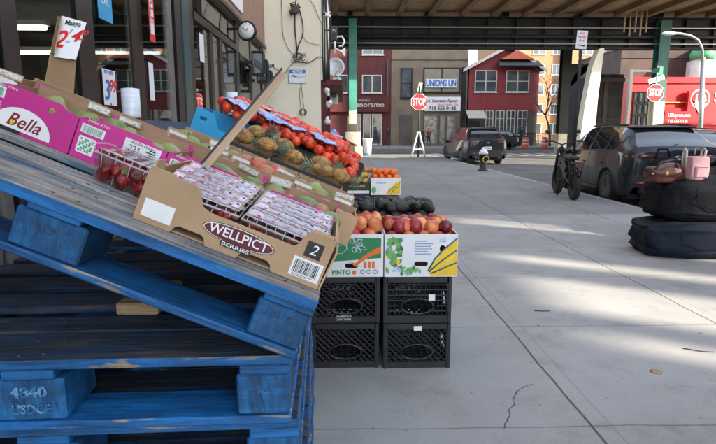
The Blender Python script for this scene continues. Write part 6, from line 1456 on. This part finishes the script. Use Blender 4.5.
# apartment block
YA = 85.0
x0, x1 = at(536, 100, YA).x, at(606, 100, YA).x; ap = thing('apartment_block', 'tall tan brick apartment block with rows of white windows behind the red house', 'building', (x0, YA, 0)); W_ = x1 - x0
b = MB(); b.box((-6, 0, 0), (W_ + 6, 14, 24), 'brickt'); b.build('wall', ap)
for fl in range(7):
    for k in range(6):
        xa = -5.0 + k * 3.6 + (.5 if k % 2 else 0); win(ap, 0, xa, xa + (2.0 if k % 2 else 1.4), 1.0 + fl * 3.0, 2.6 + fl * 3.0, frame='whitep', mull=1, gl='winglass')
for k in (0, 2, 4): b = MB(); b.box((-3.4 + k * 3.6, -.9, 0), (-1.9 + k * 3.6, -.002, 24), 'brickt'); b.build('wall_bay', ap)
# grey warehouse to the right and red store
x0 = at(618, 100, 54).x; x1 = at(692, 100, 54).x; t = thing('grey_warehouse', 'low grey brown flat roofed building behind the right green column', 'building', (x0, 54, 0)); W_ = x1 - x0
zt = at(650, 49, 54).z; b = MB(); b.box((0, 0, 0), (W_, 10, zt), pm('brown_block', (.075, .055, .045), (.05, .038, .032), .8, .85, bump=.3)); b.build('wall', t); b = MB(); b.box((-.1, -.12, zt + .002), (W_ + .1, 10, zt + .12), 'greyb'); b.build('coping', t)
b = MB(); b.box((-.02, -.1, at(650, 58, 54).z), (W_, -.003, at(650, 57.3, 54).z), 'greyb'); b.build('string_course', t)
for k in range(3): b = MB(); b.tube([(4 + k * 1.2, 1.5, zt + .2), (4 + k * 1.2, 1.5, zt + .75), (4.5 + k * 1.2, 1.5, zt + .75)], .14, 'galv', 8); b.build('roof_vent', t)
YS = 48.5; x0 = at(631, 100, YS).x; x1 = at(760, 100, YS).x; t = thing('red_store', 'red fronted store with large LBExpress sign at the right edge', 'shop', (x0, YS, 0)); W_ = x1 - x0
def SX(px): return at(px, 100, YS).x - x0
def SZ(py): return at(690, py, YS).z
b = MB(); b.box((.02, .15, 0), (W_, 5, SZ(82)), 'redp'); b.build('wall', t)
b = MB(); b.box((0, 0, SZ(83)), (W_, .145, SZ(77)), 'stopred'); b.build('sign_top', t)
b = MB(); b.box((-.25, -.05, 0), (0, .3, SZ(69)), 'alu'); b.box((.002, -.05, SZ(72)), (SX(660), .1, SZ(70)), 'alu'); b.build('frame', t)
for i in range(4):
    for j in range(3): win(t, 0, SX(634 + i * 5.5), SX(639 + i * 5.5), SZ(126 - j * 12), SZ(115.5 - j * 12), y=.14, frame='frame', mull=0, name='shop_window')
b = MB(); b.box((SX(658), -.02, SZ(103)), (SX(686), .14, SZ(102)), 'gold'); b.build('gold_stripe', t)
b = MB(); b.box((SX(686), -.35, SZ(125)), (SX(760), -.002, SZ(91)), 'stopred'); b.build('sign_box', t)
pc = (SX(697.5), SZ(99)); shape('logo_oval', [ell(pc[0], pc[1], .88, .88, 32), ell(pc[0], pc[1] , .76, .74, 32)], 'whitep', .02, t, (0, -.37, 0)); shape('logo_oval', [[(pc[0] - .5, pc[1] - .4), (pc[0] + .5, pc[1] - .4), (pc[0], pc[1] - 1.35)]], 'whitep', .02, t, (0, -.40, 0)); shape('logo_oval', [ell(pc[0], pc[1], .74, .45, 32)], 'stopred', .02, t, (0, -.42, 0))
text('LB', .95, 'whitep', t, (pc[0], -.45, pc[1]), weight=.03, width=1.0); text('Super', 1.2, 'whitep', t, (SX(711) + 1.4, -.40, SZ(98)), weight=.03, align='CENTER')
text('LBExpress.com', .48, 'whitep', t, (SX(678), -.40, SZ(115.5)), width=SX(690) - SX(668), weight=.01); shape('globe_dot', [ell(SX(664), SZ(115.7), .2, .2)], 'whitep', .02, t, (0, -.10, 0)); b = MB(); b.box((SX(661), -.08, SZ(124.5)), (SX(685.9), .14, SZ(108)), 'stopred'); b.build('web_band', t)
text('718-555-0126', .40, 'whitep', t, (SX(677), -.40, SZ(121.5)), width=SX(688) - SX(668), weight=.008)
b = MB(); b.box((SX(668) - .4, -.395, SZ(124.5)), (SX(686) - .002, -.09, SZ(111.5)), 'stopred'); b.build('web_sign', t)
# white and green building upper right
YG = 51.5; x0 = at(695, 100, YG).x; t = thing('white_green_building', 'white rounded corner building with green roof band at the right edge', 'building', (x0, YG, 0))
zg0, zg1 = at(700, 84, YG).z, at(700, 50, YG).z
b = MB(); b.box((.4, 0, 0), (14, 8, zg1 - .8), 'pier'); b.lathe([(0, 0), (1.0, 0), (1.0, zg1 - .8), (0, zg1 - .8)], 'pier', 20, Matrix.Translation((.9, .9, 0))); b.build('wall', t)
b = MB(); b.box((.9, -.1, zg1 - .79), (14, 8, zg1 + .5), GREEN); b.lathe([(0, 0), (1.1, 0), (1.1, .6), (.8, 1.1), (.2, 1.25), (0, 1.25)], GREEN, 20, Matrix.Translation((.9, .9, zg1 - .79))); b.build('roof_band', t)
# ================================================================ BARE TREES
def bare_tree(label, loc, h, seed, r0=.12):
    rnd = random.Random(seed); t = thing('bare_tree', label, 'tree', loc, group='bare street trees'); tr = MB(); cr = MB()
    def grow(p, d, L_, r, lev, b):
        pts_ = [p]; q = p.copy(); dd = d.copy()
        for k in range(4): dd = (dd + Vector((rnd.uniform(-.16, .16), rnd.uniform(-.16, .16), rnd.uniform(-.02, .1)))).normalized(); q = q + dd * L_ / 4; pts_.append(q.copy())
        b.tube(pts_, [r * (1 - .12 * k) for k in range(5)], 'bark', 6 if lev < 2 else 4)
        if lev >= 5: return
        for k in range(3 if lev < 4 else 2):
            a = rnd.uniform(0, 6.28); nd = (dd + Vector((math.cos(a), math.sin(a), rnd.uniform(.0, .5))) * .75).normalized(); grow(pts_[rnd.choice((2, 3, 4))], nd, L_ * rnd.uniform(.6, .8), r * .55, lev + 1, cr)
    grow(Vector((0, 0, 0)), Vector((0, 0, 1)), h * .34, r0, 0, tr); tr.build('trunk', t); cr.build('branches', t); return t
p = at(550, 143, 49.5); bare_tree('bare street tree before the tan apartment block', (p.x, 49.5, 0), 8.5, 3, .13)
p = at(519, 143, 50.2); bare_tree('slender bare tree in front of the red house', (p.x, 49.2, 0), 5.0, 11, .07)
p = at(608, 143, 47); bare_tree('bare tree left of the station pier seen through the railway', (at(571, 143, 60).x, 60, 0), 8.5, 5, .12)

# ================================================================ BUILDINGS ACROSS THE STREET (cast the street shade, show in the shop glass)
def across(label, x, y0, y1, z, mt, depth=9):
    t = thing('row_building', label, 'building', (x, y0, 0), group='buildings across the street'); L_ = y1 - y0
    b = MB(); b.box((0, 0, 0), (depth, L_, z), mt); b.build('wall', t)
    fl = 0; zz = 4.2
    b = MB(); b.box((-.3, .1, .2), (-.002, L_ - .1, 3.3), 'frame'); b.build('shop_front', t); b = MB(); b.box((-.36, .1, 3.32), (-.002, L_ - .1, 4.0), 'trimw'); b.build('cornice', t)
    while zz + 1.6 < z:
        yy = 1.0
        while yy + 1.1 < L_:
            b = MB(); b.box((-.06, yy - .08, zz - .08), (-.002, yy + 1.08, zz + 1.68), 'trimw'); o = b.build('window', t); b = MB(); b.box((-.066, yy, zz), (-.061, yy + 1.0, zz + 1.6), 'winglass'); b.build('pane', o); yy += 2.4
        zz += 3.0
    return t
across('tall brick walk-up across the street from the fruit display', 18, -.9, 9.4, 17.5, 'tan')
across('tall tan walk-up across the street near the corner', 18, 9.42, 13.0, 16.5, 'tan')
across('low warehouse across the street carrying the added rooftop billboard', 18, -22, -.92, 6.75, 'brickred')
blkr = thing('rooftop_blocker', 'long rooftop billboard of grey panels added on the low warehouse to slot the sunlight', 'blocker', (18.2, -12, 6.752));  # unseen slotted screen, added to throw sun streaks on the sidewalk
def blkr_panel(y0, y1, z0, z1, name='panel'): b = MB(); b.box((0, y0 + 12, z0 - 6.752), (.12, y1 + 12, z1 - 6.752), 'greyb'); b.build(name, blkr)
blkr_panel(-22, -1.0, 8.72, 16.5)
gaps = [(-7.5, -7.34), (-6.7, -6.4), (-6.02, -5.0), (-4.42, -4.06), (-3.3, -3.08), (-2.1, -1.6)]
e0 = -22
for a, c in gaps: blkr_panel(e0, a, 6.755, 8.60); e0 = c
blkr_panel(e0, -1.0, 6.755, 8.60)
blkr_panel(-22, -5.0, 8.602, 8.718); blkr_panel(-5.0, -1.0, 8.602, 8.718)
for k in range(8): b = MB(); b.tube([(.2, k * 2.8 - 9.5, 0), (.2, k * 2.8 - 9.5, 9.5)], .06, 'steel_dark', 6); b.build('support_post', blkr)

across('tall block added beyond the frame to shade the far facades', 34, 31.5, 40.5, 26, 'brickd', 4)  # unseen block, added to cast shade on the far shopfronts
# ================================================================ PEOPLE
def person(label, x, y, z, rz, top, legs, pose, h=1.7):
    t = thing('person', label, 'person', (x, y, z), (0, 0, rz), 'people on the far sidewalk'); s_ = h / 1.7
    V = []; E_ = []; Rr = []
    def v(x_, y_, z_, r, par=None):
        V.append((x_ * s_, y_ * s_, z_ * s_)); Rr.append(r * s_)
        if par is not None: E_.append((par, len(V) - 1))
        return len(V) - 1
    st = pose
    pel = v(0, 0, .92, .13); wa = v(0, 0, 1.08, .125, pel); ch = v(0, -.01, 1.28, .15, wa); nk0 = v(0, 0, 1.42, .08, ch); nk = v(0, -.01, 1.48, .052, nk0); hd = v(0, -.015, 1.56, .085, nk); hd2 = v(0, -.01, 1.64, .082, hd)
    for sx in (-1, 1):
        f = st * sx
        hp = v(sx * .09, 0, .88, .095, pel); kn = v(sx * .10, -f * .20 - .02, .48, .062, hp); an = v(sx * .10, -f * .32 + .05 + (.0 if f >= 0 else .08), .08, .042, kn); v(sx * .10, -f * .32 - .08, .035, .036, an)
        sh = v(sx * .18, 0, 1.40, .062, nk0); el = v(sx * .23, f * .12, 1.13, .045, sh); wrst = v(sx * .23, f * .14 - .12, .92, .028, el); hn = v(sx * .23, f * .14 - .15, .86, .030, wrst)
        for q in range(5): v(sx * .23 + (q - 2) * .014, f * .14 - .17 - .004 * (q % 2), .80 - .008 * (2 - abs(q - 2)) + (.03 if q == 0 else 0), .009, hn)
    me = bpy.data.meshes.new('body'); me.from_pydata(V, E_, []); o = bpy.data.objects.new('body', me); COL.objects.link(o); o.parent = t
    md = o.modifiers.new('skin', 'SKIN'); 
    for k, d in enumerate(me.skin_vertices[0].data): d.radius = (Rr[k], Rr[k]); d.use_root = (k == 0)
    o.modifiers.new('sub', 'SUBSURF').levels = 1; o.modifiers['sub'].render_levels = 2
    # clothing by height via material node
    m = pm('figure_' + label[:12].replace(' ', '_'), (.3, .2, .15)); n = m.node_tree.nodes; l = m.node_tree.links; bs = n['Principled BSDF']; tc = n.new('ShaderNodeTexCoord'); sx_ = n.new('ShaderNodeSeparateXYZ'); l.new(tc.outputs['Object'], sx_.inputs[0])
    cr = n.new('ShaderNodeValToRGB'); cr.color_ramp.interpolation = 'CONSTANT'; e = cr.color_ramp.elements; mu = n.new('ShaderNodeMath'); mu.operation = 'DIVIDE'; mu.inputs[1].default_value = 1.8 * s_; l.new(sx_.outputs[2], mu.inputs[0]); l.new(mu.outputs[0], cr.inputs[0])
    e[0].position = 0; e[0].color = (.02, .02, .02, 1); e[1].position = .055; e[1].color = (*legs, 1)
    for pz, c in ((.52, top), (.825, (.33, .2, .14))): q = e.new(pz); q.color = (*c, 1)
    l.new(cr.outputs[0], bs.inputs['Base Color']); me.materials.append(m)
    b = MB(); b.sph((0, .012 * s_, 1.645 * s_), (.092 * s_, .10 * s_, .10 * s_), 'hair', 14, 10)
    for q in b.bm.verts:
        if q.co.y < -.04 * s_ and q.co.z < 1.67 * s_: q.co.y = -.02 * s_
    b.build('hair', t); b = MB(); b.sph((0, -.105 * s_, 1.60 * s_), (.012 * s_, .016 * s_, .018 * s_), 'skin', 8, 6)
    b.sph((-.03 * s_, -.092 * s_, 1.625 * s_), .009 * s_, 'black', 6, 5); b.sph((.03 * s_, -.092 * s_, 1.625 * s_), .009 * s_, 'black', 6, 5); b.box((-.022 * s_, -.098 * s_, 1.565 * s_), (.022 * s_, -.09 * s_, 1.571 * s_), 'redp'); b.build('face', t)
    return t
yb = 50.4
for (px, rz, tp_, lg, ps, h_, lb) in ((376, 80, (.02, .022, .03), (.02, .022, .03), 1.0, 1.74, 'person in dark jacket and trousers striding left past the maroon shop'), (389, -60, (.018, .02, .025), (.03, .035, .05), .3, 1.7, 'person in dark coat standing before the maroon shop corner'),
                                  (423.5, 100, (.03, .02, .025), (.02, .02, .03), .5, 1.68, 'person in black jacket at the door of the tan building'), (429.5, 200, (.22, .03, .03), (.02, .02, .03), .4, 1.62, 'person in dark red top beside the tan building window'), (521.5, 0, (.02, .02, .025), (.02, .02, .025), .5, 1.75, 'person in black clothes before the red house railing')):
    person(lb, fx(px, yb), yb if px < 500 else 49.8, 0, R(rz), tp_, lg, ps, h_)
